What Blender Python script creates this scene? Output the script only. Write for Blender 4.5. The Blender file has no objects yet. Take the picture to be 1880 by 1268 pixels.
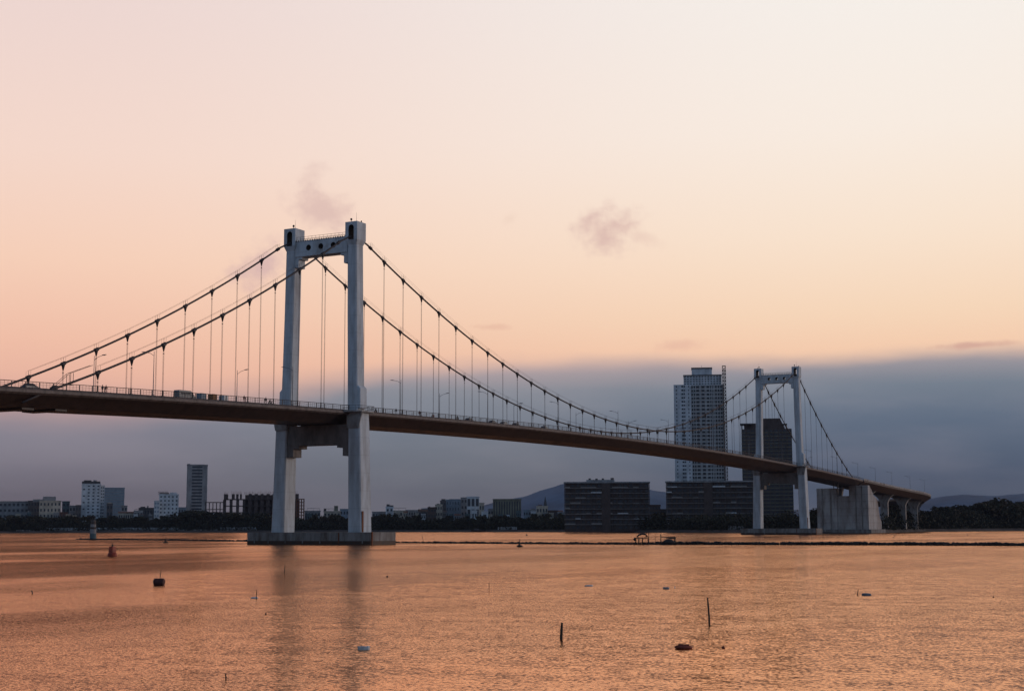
import bpy, bmesh, math, random
from math import sin, cos, tan, atan2, sqrt, pi, radians, degrees
from mathutils import Vector, Matrix, noise
R = random.Random(7)
S = bpy.context.scene
# ------------------------------------------------------------------ camera
CAM = Vector((-322.594, -223.817, 4.454)); YAW = 0.477574; PITCH = 0.12286; ROLL = -0.0032587; FPX = 2693.3
cd = bpy.data.cameras.new('camera'); cam = bpy.data.objects.new('camera', cd); S.collection.objects.link(cam)
cd.sensor_width = 36; cd.lens = FPX*36/1880; cd.clip_start = .5; cd.clip_end = 40000
FW = Vector((cos(YAW), sin(YAW), 0)); RT = Vector((sin(YAW), -cos(YAW), 0))
_f = FW*cos(PITCH)+Vector((0, 0, sin(PITCH))); _u = -FW*sin(PITCH)+Vector((0, 0, cos(PITCH)))
_r2 = RT*cos(ROLL)-_u*(-sin(ROLL))*-1; _r2 = RT*cos(ROLL)+_u*(sin(ROLL)); _u2 = _u*cos(ROLL)-RT*sin(ROLL)
M = Matrix((_r2, _u2, -_f)).transposed().to_4x4(); M.translation = CAM
cam.matrix_world = M; S.camera = cam
# a pixel of the 1880 px wide photograph -> a point on a real plane of the place
def ray(x, y):
    c, s = cos(ROLL), sin(ROLL); a, b = x-940, y-634
    a, b = (c*a+s*b)/FPX, (-s*a+c*b)/FPX
    d = cos(PITCH)+b*sin(PITCH); u = sin(PITCH)-b*cos(PITCH)
    return Vector((d*FW.x+a*RT.x, d*FW.y+a*RT.y, u))
def atX(x, y, v): D = ray(x, y); return CAM+D*((v-CAM.x)/D.x)
def atY(x, y, v): D = ray(x, y); return CAM+D*((v-CAM.y)/D.y)
def atZ(x, y, v=0): D = ray(x, y); return CAM+D*((v-CAM.z)/D.z)
def atD(x, y, d): D = ray(x, y); return CAM+D*(d/sqrt(D.x**2+D.y**2))
def dirpx(x): D = ray(x, 960); return Vector((D.x, D.y, 0)).normalized()
def lin(r, g, b):
    f = lambda c: c/255/12.92 if c/255 <= .04045 else ((c/255+.055)/1.055)**2.4
    return (f(r), f(g), f(b), 1)
# ------------------------------------------------------------------ world
W = bpy.data.worlds.new('World'); S.world = W; W.use_nodes = True
nt = W.node_tree; nt.nodes.clear(); N = nt.nodes.new; LK = nt.links.new
def val(x): return x
def mth(op, a, b=None, c=None, clamp=False):
    n = N('ShaderNodeMath'); n.operation = op; n.use_clamp = clamp
    for i, v in enumerate((a, b, c)):
        if v is None: continue
        if isinstance(v, (int, float)): n.inputs[i].default_value = v
        else: LK(v, n.inputs[i])
    return n.outputs[0]
def mr(v, a, b, c=0., d=1., smooth=True):
    n = N('ShaderNodeMapRange'); n.interpolation_type = 'SMOOTHSTEP' if smooth else 'LINEAR'
    for i, q in enumerate((v, a, b, c, d)):
        if isinstance(q, (int, float)): n.inputs[i].default_value = q
        else: LK(q, n.inputs[i])
    return n.outputs[0]
def dot(v, w):
    n = N('ShaderNodeVectorMath'); n.operation = 'DOT_PRODUCT'; LK(v, n.inputs[0]); n.inputs[1].default_value = w; return n.outputs['Value']
def mixc(f, a, b):
    n = N('ShaderNodeMix'); n.data_type = 'RGBA'
    if isinstance(f, (int, float)): n.inputs[0].default_value = f
    else: LK(f, n.inputs[0])
    for q, i in ((a, 6), (b, 7)):
        if isinstance(q, tuple): n.inputs[i].default_value = q
        else: LK(q, n.inputs[i])
    return n.outputs[2]
def ramp(v, stops, span=90.):
    n = N('ShaderNodeValToRGB'); LK(mth('DIVIDE', v, span), n.inputs[0]); e = n.color_ramp.elements
    while len(e) > 1: e.remove(e[-1])
    e[0].position = stops[0][0]/span; e[0].color = lin(*stops[0][1])
    for p, c in stops[1:]: q = e.new(p/span); q.color = lin(*c)
    return n.outputs[0]
tc = N('ShaderNodeTexCoord').outputs['Generated']
z = dot(tc, (0, 0, 1)); el = mth('MULTIPLY', mth('ARCSINE', z), 180/pi)
az = mth('MULTIPLY', mth('ARCTAN2', dot(tc, tuple(RT)), dot(tc, tuple(FW))), 180/pi)
comb = N('ShaderNodeCombineXYZ'); LK(mth('MULTIPLY', az, .12), comb.inputs[0]); LK(mth('MULTIPLY', el, .5), comb.inputs[1])
nz = N('ShaderNodeTexNoise'); nz.inputs['Scale'].default_value = 1.2; nz.inputs['Detail'].default_value = 5; LK(comb.outputs[0], nz.inputs['Vector'])
wob = mth('SUBTRACT', nz.outputs[0], .5)
left = ramp(el, [(0, (200, 140, 130)), (4, (238, 178, 160)), (7, (250, 197, 172)), (10, (253, 212, 188)), (14, (249, 219, 205)), (20.8, (238, 216, 212)), (22.6, (110, 76, 70)), (25, (52, 34, 34)), (50, (62, 58, 74)), (88, (88, 98, 122))])  # above the view the sky is darkened on purpose to dim the water
right = ramp(el, [(0, (248, 190, 160)), (5.5, (255, 203, 170)), (8, (255, 221, 190)), (11, (255, 232, 210)), (15, (253, 240, 228)), (21.5, (248, 243, 238)), (24.5, (214, 156, 122)), (30, (165, 108, 80)), (54, (96, 80, 86)), (88, (100, 108, 130))])  # dim orange band above the view, added to tint the water
side = mr(az, -21., 16.)
sky = mixc(side, left, right)
bl = ramp(mth('ADD', el, 0.), [(0, (124, 112, 120)), (2, (130, 124, 137)), (4, (142, 138, 152)), (6, (184, 162, 168))])
bm = ramp(el, [(0, (114, 112, 124)), (2, (116, 120, 132)), (4, (121, 129, 143)), (5.2, (139, 143, 154)), (6.5, (200, 174, 172))])
br = ramp(el, [(0, (76, 88, 110)), (2, (82, 96, 120)), (4, (97, 112, 134)), (5.4, (122, 132, 147)), (6.2, (164, 156, 162)), (7, (210, 184, 176))])
bank = mixc(mr(az, -2., 13.), mixc(mr(az, -18., -4.), bl, bm), br)
bank = mixc(mr(nz.outputs[0], .35, .72, 0., .22), bank, mixc(.5, bank, lin(196, 184, 192)))
edge = mr(az, -16., 0., 4.6, 6.35); soft = mr(az, -16., 1., 1.3, .5)
e2 = mth('ADD', el, mth('MULTIPLY', wob, 1.0))
bmask = mr(e2, mth('SUBTRACT', edge, soft), mth('ADD', edge, soft), 1., 0.)
sky = mixc(bmask, sky, bank)
nz2 = N('ShaderNodeTexNoise'); nz2.inputs['Scale'].default_value = 1.; nz2.inputs['Detail'].default_value = 6; nz2.inputs['Roughness'].default_value = .6
c2 = N('ShaderNodeCombineXYZ'); LK(mth('MULTIPLY', az, .9), c2.inputs[0]); LK(mth('MULTIPLY', el, 1.1), c2.inputs[1]); LK(c2.outputs[0], nz2.inputs['Vector'])
def puff(px, py, w, h, tilt, strength, col):
    global sky
    D = ray(px, py).normalized(); e0 = degrees(math.asin(D.z)); a0 = degrees(atan2(D.dot(RT), D.dot(FW)))
    da = mth('SUBTRACT', az, a0); de = mth('SUBTRACT', el, e0)
    u = mth('DIVIDE', mth('ADD', mth('MULTIPLY', da, cos(tilt)), mth('MULTIPLY', de, sin(tilt))), w)
    v = mth('DIVIDE', mth('SUBTRACT', mth('MULTIPLY', de, cos(tilt)), mth('MULTIPLY', da, sin(tilt))), h)
    r = mth('SQRT', mth('ADD', mth('MULTIPLY', u, u), mth('MULTIPLY', v, v)))
    r = mth('ADD', r, mth('MULTIPLY', mth('SUBTRACT', nz2.outputs[0], .5), 2.1))
    m = mr(r, .0, 1.1, strength, 0.)
    sky = mixc(m, sky, lin(*col))
puff(1112, 422, 1.55, 1.05, .25, .82, (220, 184, 175)); puff(1180, 434, 1.2, .4, -.35, .35, (230, 195, 180))
puff(592, 384, 1.7, 1.15, -.5, .75, (222, 188, 180)); puff(568, 338, 1.0, .6, .9, .6, (226, 194, 184))
puff(475, 492, 1.5, 1.0, .5, .6, (205, 170, 175)); puff(1775, 634, 1.9, .17, .02, .7, (214, 165, 152))
puff(1250, 634, 1.5, .3, .05, .35, (225, 170, 155)); puff(900, 600, .9, .15, 0, .35, (226, 172, 152)); puff(935, 402, .4, .25, .5, .3, (235, 205, 185))
# darker blue dusk behind the viewer
back = ramp(el, [(0, (84, 100, 126)), (6, (112, 134, 162)), (20, (128, 154, 186)), (45, (112, 138, 172)), (88, (98, 112, 140))])
sky = mixc(mr(mth('ABSOLUTE', az), 38., 105.), sky, back)
sky = mixc(mr(el, -6., 0., 1., 0.), sky, lin(70, 62, 66))
SUN_AZ = YAW-radians(82); SUN_EL = radians(7)
ns = N('ShaderNodeTexSky'); ns.sky_type = 'NISHITA'; ns.sun_disc = False; ns.sun_elevation = SUN_EL; ns.sun_rotation = pi/2-SUN_AZ
bg = N('ShaderNodeBackground'); LK(sky, bg.inputs[0]); bg.inputs[1].default_value = 1.0
bg2 = N('ShaderNodeBackground'); LK(ns.outputs[0], bg2.inputs[0]); bg2.inputs[1].default_value = .004
ad = N('ShaderNodeAddShader'); LK(bg.outputs[0], ad.inputs[0]); LK(bg2.outputs[0], ad.inputs[1])
wo = N('ShaderNodeOutputWorld'); LK(ad.outputs[0], wo.inputs[0])
sl = bpy.data.lights.new('sun', 'SUN'); sl.energy = .9; sl.angle = radians(14); sl.color = (1, .84, .76)
so = bpy.data.objects.new('sun', sl); S.collection.objects.link(so)
so.rotation_euler = Vector((cos(SUN_AZ)*cos(SUN_EL), sin(SUN_AZ)*cos(SUN_EL), sin(SUN_EL))).to_track_quat('Z', 'Y').to_euler()
S.view_settings.view_transform = 'Standard'; S.view_settings.look = 'None'; S.view_settings.exposure = 0; S.view_settings.gamma = 1
S.render.resolution_x = 1024; S.render.resolution_y = 690
# ------------------------------------------------------------------ materials
def mat(name, col, rough=.8, var=.25, scale=.4, metal=0., streak=0., col2=None, spec=.3):
    m = bpy.data.materials.new(name); m.use_nodes = True; t = m.node_tree; b = t.nodes['Principled BSDF']
    b.inputs['Roughness'].default_value = rough; b.inputs['Metallic'].default_value = metal; b.inputs['Specular IOR Level'].default_value = spec
    tcn = t.nodes.new('ShaderNodeTexCoord'); mp = t.nodes.new('ShaderNodeMapping'); t.links.new(tcn.outputs['Object'], mp.inputs[0])
    mp.inputs['Scale'].default_value = (1, 1, 1-.92*streak)
    n = t.nodes.new('ShaderNodeTexNoise'); n.inputs['Scale'].default_value = scale; n.inputs['Detail'].default_value = 6; n.inputs['Roughness'].default_value = .65
    t.links.new(mp.outputs[0], n.inputs['Vector'])
    r = t.nodes.new('ShaderNodeValToRGB'); t.links.new(n.outputs[0], r.inputs[0])
    c2 = col2 or tuple(c*(1-var*1.6) for c in col)
    r.color_ramp.elements[0].position = .32; r.color_ramp.elements[0].color = (*c2, 1)
    r.color_ramp.elements[1].position = .62; r.color_ramp.elements[1].color = (*[min(1, c*(1+var*.4)) for c in col], 1)
    t.links.new(r.outputs[0], b.inputs['Base Color'])
    return m
CON = mat('painted_concrete', (.42, .455, .485), .75, .2, .5, streak=.85, col2=(.29, .295, .30))
CON2 = mat('weathered_concrete', (.3, .29, .28), .9, .35, .35, streak=.5, col2=(.12, .09, .075))
CAPM = mat('stained_cap_concrete', (.2, .19, .18), .9, .4, .6, streak=.85, col2=(.10, .075, .06))
ANC = mat('anchorage_concrete', (.34, .33, .32), .9, .3, .16, streak=.7, col2=(.17, .13, .11))
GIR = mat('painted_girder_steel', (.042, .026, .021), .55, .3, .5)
BEAMC = mat('shaded_beam_concrete', (.17, .15, .14), .9, .3, .4, streak=.5)  # deck's shadow on the lower beam is put into this darker colour
TIDE = mat('wet_tide_stain', (.035, .022, .015), .6, .4, .8, col2=(.07, .03, .015))
HOLE_SHADE = mat('painted_hole_shade', (.035, .025, .022), .8, .3, 1)  # near-black colour stands in for shade inside portholes and cable openings
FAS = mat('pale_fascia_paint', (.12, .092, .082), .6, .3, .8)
DECKM = mat('deck_asphalt', (.05, .05, .05), .9, .3, .3)
STEEL = mat('dark_cable_steel', (.045, .035, .035), .6, .3, 2)
RAILM = mat('galvanised_rail', (.05, .04, .04), .5, .2, 2, metal=.2)
RUST = mat('rusty_steel', (.16, .06, .03), .85, .4, 2)
GALV = mat('lamp_pole_steel', (.11, .12, .14), .5, .2, 2, metal=.3)
GLASS = mat('dark_window_glass', (.035, .04, .05), .18, .3, .5, spec=.5)
PALE = mat('pale_slab_render', (.5, .5, .5), .8, .25, .2)
WHITE = mat('white_render', (.54, .56, .58), .8, .25, .2, streak=.5)
CREAM = mat('cream_render', (.46, .39, .31), .85, .3, .2, streak=.5)
GREY = mat('grey_render', (.27, .26, .26), .85, .3, .2, streak=.5)
DGREY = mat('dark_grey_render', (.10, .09, .09), .85, .3, .2, streak=.4)
OLIVE = mat('olive_cladding', (.17, .16, .12), .8, .3, .2, streak=.4)
BROWN = mat('brown_cladding', (.07, .047, .04), .7, .3, .2, streak=.3)
BLUEG = mat('blue_curtain_glass', (.2, .25, .3), .35, .2, .3)
TEAL = mat('teal_paint', (.09, .13, .14), .8, .3, .2)
REDR = mat('red_tile_roof', (.13, .065, .05), .85, .3, .4)
SLAB = mat('pale_slab_edge', (.24, .21, .19), .85, .2, .5)
ROUGHC = mat('raw_concrete_frame', (.075, .055, .05), .95, .3, .4)
LEAF = mat('dark_foliage', (.036, .034, .02), .9, .5, .3)
LEAF2 = mat('olive_foliage', (.05, .04, .022), .9, .5, .3)
BARK = mat('bark', (.07, .05, .035), .95, .3, 1)
SOIL = mat('dark_bank_soil', (.075, .06, .05), .95, .4, .05)
ROCK = mat('wet_black_rock', (.03, .025, .022), .7, .5, .7)
HILL = mat('hill_forest_haze_tint', (.085, .15, .23), .95, .3, .004)  # blue of distant haze is mixed into the forest colour
BUOYR = mat('faded_red_buoy', (.26, .04, .02), .55, .3, 1.5)
BLACK = mat('black_rubber', (.018, .015, .015), .6, .3, 2)
FOAM = mat('grey_foam', (.5, .48, .46), .8, .3, 5)
WOODM = mat('dark_wet_wood', (.05, .035, .025), .8, .4, 3)
REDW = mat('red_brown_hull', (.22, .045, .025), .6, .35, 4)
TARP = mat('faded_tarp', (.05, .04, .035), .9, .3, 1)
CLOTH = mat('dark_cloth', (.05, .04, .05), .9, .3, 4)
CLOTHR = mat('red_cloth', (.25, .05, .04), .9, .3, 4)
SKIN = mat('skin', (.35, .2, .14), .6, .1, 4)
CARW = mat('white_car_paint', (.5, .5, .5), .3, .05, 1, spec=.5)
CARD = mat('dark_car_paint', (.05, .05, .06), .3, .05, 1, spec=.5)
CARO = mat('ochre_cargo_box', (.26, .12, .05), .7, .2, 1)
CARB = mat('blue_grey_cargo_box', (.22, .26, .3), .7, .2, 1)
def joints(m, axis, step, wid, dark):
    t = m.node_tree; b = t.nodes['Principled BSDF']; src = b.inputs['Base Color'].links[0].from_socket
    g = t.nodes.new('ShaderNodeTexCoord'); sp_ = t.nodes.new('ShaderNodeSeparateXYZ'); t.links.new(g.outputs['Object'], sp_.inputs[0])
    a = t.nodes.new('ShaderNodeMath'); a.operation = 'DIVIDE'; t.links.new(sp_.outputs[axis], a.inputs[0]); a.inputs[1].default_value = step
    f_ = t.nodes.new('ShaderNodeMath'); f_.operation = 'FRACT'; t.links.new(a.outputs[0], f_.inputs[0])
    c = t.nodes.new('ShaderNodeMath'); c.operation = 'LESS_THAN'; t.links.new(f_.outputs[0], c.inputs[0]); c.inputs[1].default_value = wid/step
    k = t.nodes.new('ShaderNodeMath'); k.operation = 'MULTIPLY'; t.links.new(c.outputs[0], k.inputs[0]); k.inputs[1].default_value = dark
    x = t.nodes.new('ShaderNodeMix'); x.data_type = 'RGBA'; t.links.new(k.outputs[0], x.inputs[0]); t.links.new(src, x.inputs[6]); x.inputs[7].default_value = (.03, .025, .022, 1)
    t.links.new(x.outputs[2], b.inputs['Base Color'])
joints(CON, 2, 4.6, .18, .14); joints(GIR, 0, 10., .35, .6); joints(FAS, 0, 5., .25, .5); joints(ANC, 2, 4.1, .2, .4)
# water: wind-roughened, slopes come from two noise fields
WAT = bpy.data.materials.new('river_water'); WAT.use_nodes = True; t = WAT.node_tree; b = t.nodes['Principled BSDF']
t.nodes.remove(b); out = t.nodes['Material Output']
tcn = t.nodes.new('ShaderNodeTexCoord')
def wn(scale, stretch, det, rot=0.):
    mp = t.nodes.new('ShaderNodeMapping'); mp.inputs['Rotation'].default_value = (0, 0, rot); mp.inputs['Scale'].default_value = (scale, scale*stretch, scale)
    t.links.new(tcn.outputs['Object'], mp.inputs[0])
    n = t.nodes.new('ShaderNodeTexNoise'); n.inputs['Scale'].default_value = 1; n.inputs['Detail'].default_value = det; n.inputs['Roughness'].default_value = .55
    t.links.new(mp.outputs[0], n.inputs['Vector']); return n
def vm(op, a, b_):
    n = t.nodes.new('ShaderNodeVectorMath'); n.operation = op
    for i, q in enumerate((a, b_)):
        if q is None: continue
        if isinstance(q, tuple): n.inputs[i].default_value = q
        elif op == 'SCALE' and i == 1:
            if isinstance(q, (int, float)): n.inputs['Scale'].default_value = q
            else: t.links.new(q, n.inputs['Scale'])
        else: t.links.new(q, n.inputs[i])
    return n.outputs[0]
WR = -(YAW+radians(-12))
n1 = wn(3.2, .5, 3, WR); n2 = wn(.45, .6, 2, WR+.3); n3 = wn(.011, 2.6, 4, WR); n4 = wn(10., .7, 1, WR)
def slope(n, amp):
    sp_ = t.nodes.new('ShaderNodeSeparateColor'); t.links.new(n.outputs['Color'], sp_.inputs[0]); o = []
    for i, (dv, k) in enumerate(((FW, amp), (RT, amp*.36))):
        mt = t.nodes.new('ShaderNodeMath'); mt.operation = 'MULTIPLY_ADD'; t.links.new(sp_.outputs[i], mt.inputs[0]); mt.inputs[1].default_value = k; mt.inputs[2].default_value = -.5*k
        o.append(vm('SCALE', tuple(dv), mt.outputs[0]))
    return vm('ADD', o[0], o[1])
a1 = slope(n1, .42); a2 = slope(n2, .2); a4 = slope(n4, .66)
mrn = t.nodes.new('ShaderNodeMapRange'); mrn.inputs[1].default_value = .42; mrn.inputs[2].default_value = .62; mrn.inputs[3].default_value = .5; mrn.inputs[4].default_value = 2.3
t.links.new(n3.outputs[0], mrn.inputs[0])
# ripples steepened on the left to darken the water there, wind-roughened water further out
def field(nvec, p0, lo, hi, vlo, vhi):
    d_ = t.nodes.new('ShaderNodeVectorMath'); d_.operation = 'DOT_PRODUCT'; t.links.new(tcn.outputs['Object'], d_.inputs[0]); d_.inputs[1].default_value = tuple(nvec)
    r_ = t.nodes.new('ShaderNodeMapRange'); r_.interpolation_type = 'SMOOTHSTEP'; k0 = Vector(p0).dot(nvec)
    for i, q in enumerate((lo+k0, hi+k0, vlo, vhi)): r_.inputs[i+1].default_value = q
    t.links.new(d_.outputs['Value'], r_.inputs[0]); return r_.outputs[0]
def tm(a, b_):
    q = t.nodes.new('ShaderNodeMath'); q.operation = 'MULTIPLY'; t.links.new(a, q.inputs[0]); t.links.new(b_, q.inputs[1]); return q.outputs[0]
dl = dirpx(440); nl = Vector((dl.y, -dl.x, 0))
amp = tm(tm(mrn.outputs[0], field(FW, CAM, 110, 380, 1.0, 2.3)), field(nl, CAM, -11, 3, 3.4, .9))
sm = vm('SCALE', vm('ADD', vm('ADD', a1, a2), a4), amp)
sm = vm('MULTIPLY', sm, (1, 1, 0)); nn = vm('NORMALIZE', vm('ADD', sm, (0, 0, 1)), None)
gl = t.nodes.new('ShaderNodeBsdfGlossy'); gl.inputs['Color'].default_value = (1, .6, .385, 1); gl.inputs['Roughness'].default_value = .15
df = t.nodes.new('ShaderNodeBsdfDiffuse'); df.inputs['Color'].default_value = (.06, .024, .014, 1)
fr = t.nodes.new('ShaderNodeFresnel'); fr.inputs['IOR'].default_value = 1.4
mx = t.nodes.new('ShaderNodeMixShader'); mm_ = t.nodes.new('ShaderNodeMath'); mm_.operation = 'MULTIPLY_ADD'; mm_.use_clamp = True; mm_.inputs[1].default_value = 1.95; mm_.inputs[2].default_value = .0; t.links.new(fr.outputs[0], mm_.inputs[0]); pw = t.nodes.new('ShaderNodeMath'); pw.operation = 'POWER'; t.links.new(mm_.outputs[0], pw.inputs[0]); pw.inputs[1].default_value = 1.1; t.links.new(pw.outputs[0], mx.inputs[0]); t.links.new(df.outputs[0], mx.inputs[1]); t.links.new(gl.outputs[0], mx.inputs[2])
for q in (gl, fr): t.links.new(nn, q.inputs['Normal'])
t.links.new(mx.outputs[0], out.inputs[0])
# ------------------------------------------------------------------ mesh helper
class MB:
    def __init__(s): s.v = []; s.f = []
    def add(s, vs, fs): k = len(s.v); s.v += [tuple(p) for p in vs]; s.f += [tuple(i+k for i in f) for f in fs]
    def box(s, x0, x1, y0, y1, z0, z1):
        s.add([(x0,y0,z0),(x1,y0,z0),(x1,y1,z0),(x0,y1,z0),(x0,y0,z1),(x1,y0,z1),(x1,y1,z1),(x0,y1,z1)],
              [(0,3,2,1),(4,5,6,7),(0,1,5,4),(1,2,6,5),(2,3,7,6),(3,0,4,7)]); return s
    def loft(s, rings, caps=True):
        n = len(rings[0]); vs = [p for r in rings for p in r]; fs = []
        for i in range(len(rings)-1):
            for j in range(n): k = (j+1) % n; fs.append((i*n+j, i*n+k, (i+1)*n+k, (i+1)*n+j))
        if caps: fs.append(tuple(range(n-1, -1, -1))); fs.append(tuple((len(rings)-1)*n+j for j in range(n)))
        s.add(vs, fs); return s
    def prism(s, poly, axis, a, b_):
        mk = {'X': lambda p, q: (q, p[0], p[1]), 'Y': lambda p, q: (p[0], q, p[1]), 'Z': lambda p, q: (p[0], p[1], q)}[axis]
        return s.loft([[mk(p, a) for p in poly], [mk(p, b_) for p in poly]])
    def tube(s, pts, r, n=8, r2=None):
        pts = [Vector(p) for p in pts]; rings = []
        for i, p in enumerate(pts):
            d = (pts[min(i+1, len(pts)-1)]-pts[max(i-1, 0)]).normalized()
            a = Vector((0, 1, 0)) if abs(d.y) < .9 else Vector((1, 0, 0))
            u = d.cross(a).normalized(); w = d.cross(u)
            rr = r[i] if isinstance(r, (list, tuple)) else (r if r2 is None else r+(r2-r)*i/(len(pts)-1))
            rings.append([p+u*rr*cos(2*pi*k/n)+w*rr*sin(2*pi*k/n) for k in range(n)])
        return s.loft(rings)
    def ball(s, c, rx, ry, rz, n=8, m=6, jit=0., rnd=None):
        vs = []; fs = []
        for i in range(m+1):
            th = pi*i/m
            for j in range(n):
                q = 1+(rnd.uniform(-jit, jit) if rnd else 0); ph = 2*pi*j/n
                vs.append((c[0]+rx*q*sin(th)*cos(ph), c[1]+ry*q*sin(th)*sin(ph), c[2]+rz*q*cos(th)))
        for i in range(m):
            for j in range(n): k = (j+1) % n; fs.append((i*n+j, (i+1)*n+j, (i+1)*n+k, i*n+k))
        s.add(vs, fs); return s
    def mesh(s, name, m, smooth=False):
        me = bpy.data.meshes.new(name); me.from_pydata(s.v, [], s.f); me.materials.append(m)
        bm = bmesh.new(); bm.from_mesh(me); bmesh.ops.recalc_face_normals(bm, faces=bm.faces); bm.to_mesh(me); bm.free()
        if smooth:
            for p in me.polygons: p.use_smooth = True
        return me
    def build(s, name, m, parent=None, smooth=False):
        o = bpy.data.objects.new(name, s.mesh(name, m, smooth)); S.collection.objects.link(o)
        if parent: o.parent = parent
        return o
def inst(me, name, parent=None, loc=(0, 0, 0), rz=0., sc=None):
    o = bpy.data.objects.new(name, me); S.collection.objects.link(o); o.location = loc; o.rotation_euler = (0, 0, rz)
    if sc: o.scale = sc
    if parent: o.parent = parent
    return o
def tag(o, label=None, cat=None, group=None, kind=None):
    if label: o['label'] = label
    if cat: o['category'] = cat
    if group: o['group'] = group
    if kind: o['kind'] = kind
    return o
def empty(name, loc, label, cat, rz=0., group=None):
    o = bpy.data.objects.new(name, None); S.collection.objects.link(o); o.location = loc; o.rotation_euler = (0, 0, rz); o.empty_display_size = .5
    return tag(o, label, cat, group)
def copy_tree(o, parent=None):
    c = o.copy(); S.collection.objects.link(c); c.parent = parent
    for ch in o.children: copy_tree(ch, c)
    return c
ORD = 'first second third fourth fifth sixth seventh eighth ninth tenth eleventh twelfth thirteenth fourteenth fifteenth sixteenth seventeenth eighteenth nineteenth twentieth'.split()
# ------------------------------------------------------------------ water, land, hills, haze
BX = (-3000, 9800, -5000, 9300)
mb = MB(); mb.add([(BX[0]+50, BX[2]+50, 0), (BX[1]-50, BX[2]+50, 0), (BX[1]-50, BX[3]-50, 0), (BX[0]+50, BX[3]-50, 0)], [(0, 1, 2, 3)])
tag(mb.build('water', WAT), kind='structure')
GZ = 2.0
shore = [(-900, 1350), (-300, 1450), (30, 1500), (300, 1490), (560, 1440), (800, 1370), (950, 1300), (1080, 1200), (1200, 1100), (1340, 990), (1440, 930), (1500, 878), (1600, 885), (1640, 980), (1700, 1120), (1850, 1240), (2100, 1400), (2500, 1700), (3000, 2000)]
def dirpx(x): D = ray(x, 960); return Vector((D.x, D.y, 0)).normalized()
def sd(x):
    for (a, da), (b_, db) in zip(shore, shore[1:]):
        if a <= x <= b_: q = (x-a)/(b_-a); return da+(db-da)*q
    return 1400
def gp(x, d, zz=GZ): return Vector((CAM.x, CAM.y, 0))+dirpx(x)*d+Vector((0, 0, zz))
mb = MB(); xs = [-900+i*20 for i in range(int(3900/20)+1)]; rings = []
for x in xs:
    d = sd(x); j = noise.noise(Vector((x*.03, 0, 0)))*6
    rings.append([gp(x, d+j-4, -.6), gp(x, d+j, .5+noise.noise(Vector((x*.11, 5, 0)))*.4), gp(x, d+j+9, GZ), gp(x, 2600, GZ), gp(x, 8600, GZ)])
vs = [p for r in rings for p in r]; fs = [(i*5+j, (i+1)*5+j, (i+1)*5+j+1, i*5+j+1) for i in range(len(rings)-1) for j in range(4)]
mb.add(vs, fs); tag(mb.build('ground', SOIL), kind='structure')
ridge = [(600, 958), (700, 952), (780, 943), (850, 934), (900, 924), (960, 911), (1000, 898), (1040, 888), (1090, 880), (1130, 883), (1170, 892), (1200, 900), (1222, 903), (1260, 915), (1330, 925), (1450, 936), (1560, 934), (1650, 926), (1720, 914), (1765, 907), (1820, 910), (1880, 906), (1960, 915), (2100, 930), (2300, 950)]
def rz_(x):
    for (a, da), (b_, db) in zip(ridge, ridge[1:]):
        if a <= x <= b_: q = (x-a)/(b_-a); q = q*q*(3-2*q) if 0 else q; return da+(db-da)*q
    return 960
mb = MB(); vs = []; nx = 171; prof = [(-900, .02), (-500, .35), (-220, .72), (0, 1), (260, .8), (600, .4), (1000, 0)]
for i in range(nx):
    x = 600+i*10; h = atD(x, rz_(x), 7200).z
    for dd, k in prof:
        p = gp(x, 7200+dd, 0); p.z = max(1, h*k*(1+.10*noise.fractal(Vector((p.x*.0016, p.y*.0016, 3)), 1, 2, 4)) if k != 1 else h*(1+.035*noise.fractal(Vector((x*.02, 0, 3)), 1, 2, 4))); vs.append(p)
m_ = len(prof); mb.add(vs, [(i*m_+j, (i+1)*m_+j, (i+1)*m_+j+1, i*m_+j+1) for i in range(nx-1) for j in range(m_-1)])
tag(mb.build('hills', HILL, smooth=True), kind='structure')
hz = bpy.data.materials.new('evening_haze'); hz.use_nodes = True; t = hz.node_tree; t.nodes.clear()
pv = t.nodes.new('ShaderNodeVolumePrincipled'); pv.inputs['Color'].default_value = (.24, .28, .38, 1); pv.inputs['Density'].default_value = 5e-5; pv.inputs['Anisotropy'].default_value = 0.
om = t.nodes.new('ShaderNodeOutputMaterial'); t.links.new(pv.outputs[0], om.inputs['Volume'])
HZ = MB().box(BX[0], BX[1], BX[2], BX[3], -2.5, 290).build('haze', hz); tag(HZ, kind='stuff')

# ------------------------------------------------------------------ suspension bridge
L = 406.9; HY = 9.73
def zd(x):
    if x < 520: return 37.12-5.716e-5*(x-L/2)**2
    return 31.4-.0365*(x-520)+.000045*(x-520)**2
def zmain(x): return 82.59-41.14*(1-((x-L/2)/(L/2))**2)
def zside(u): return 83.0-.612*u+.00125*u*u   # u from the tower outwards
def zc(x): return zside(-x) if x < -3.5 else zside(x-L) if x > L+3.5 else zmain(x) if 3.5 <= x <= L-3.5 else 81.1
bridge = empty('suspension_bridge', (0, 0, 0), 'long suspension bridge with two pale concrete portal towers over the river', 'bridge')
def octo(yi, yo, xa, z_, s, x0, c=.28):
    lo, hi = sorted((yi*s, yo*s)); return [(x0-xa, lo+c, z_), (x0-xa+c, lo, z_), (x0+xa-c, lo, z_), (x0+xa, lo+c, z_), (x0+xa, hi-c, z_), (x0+xa-c, hi, z_), (x0-xa+c, hi, z_), (x0-xa, hi-c, z_)]
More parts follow.
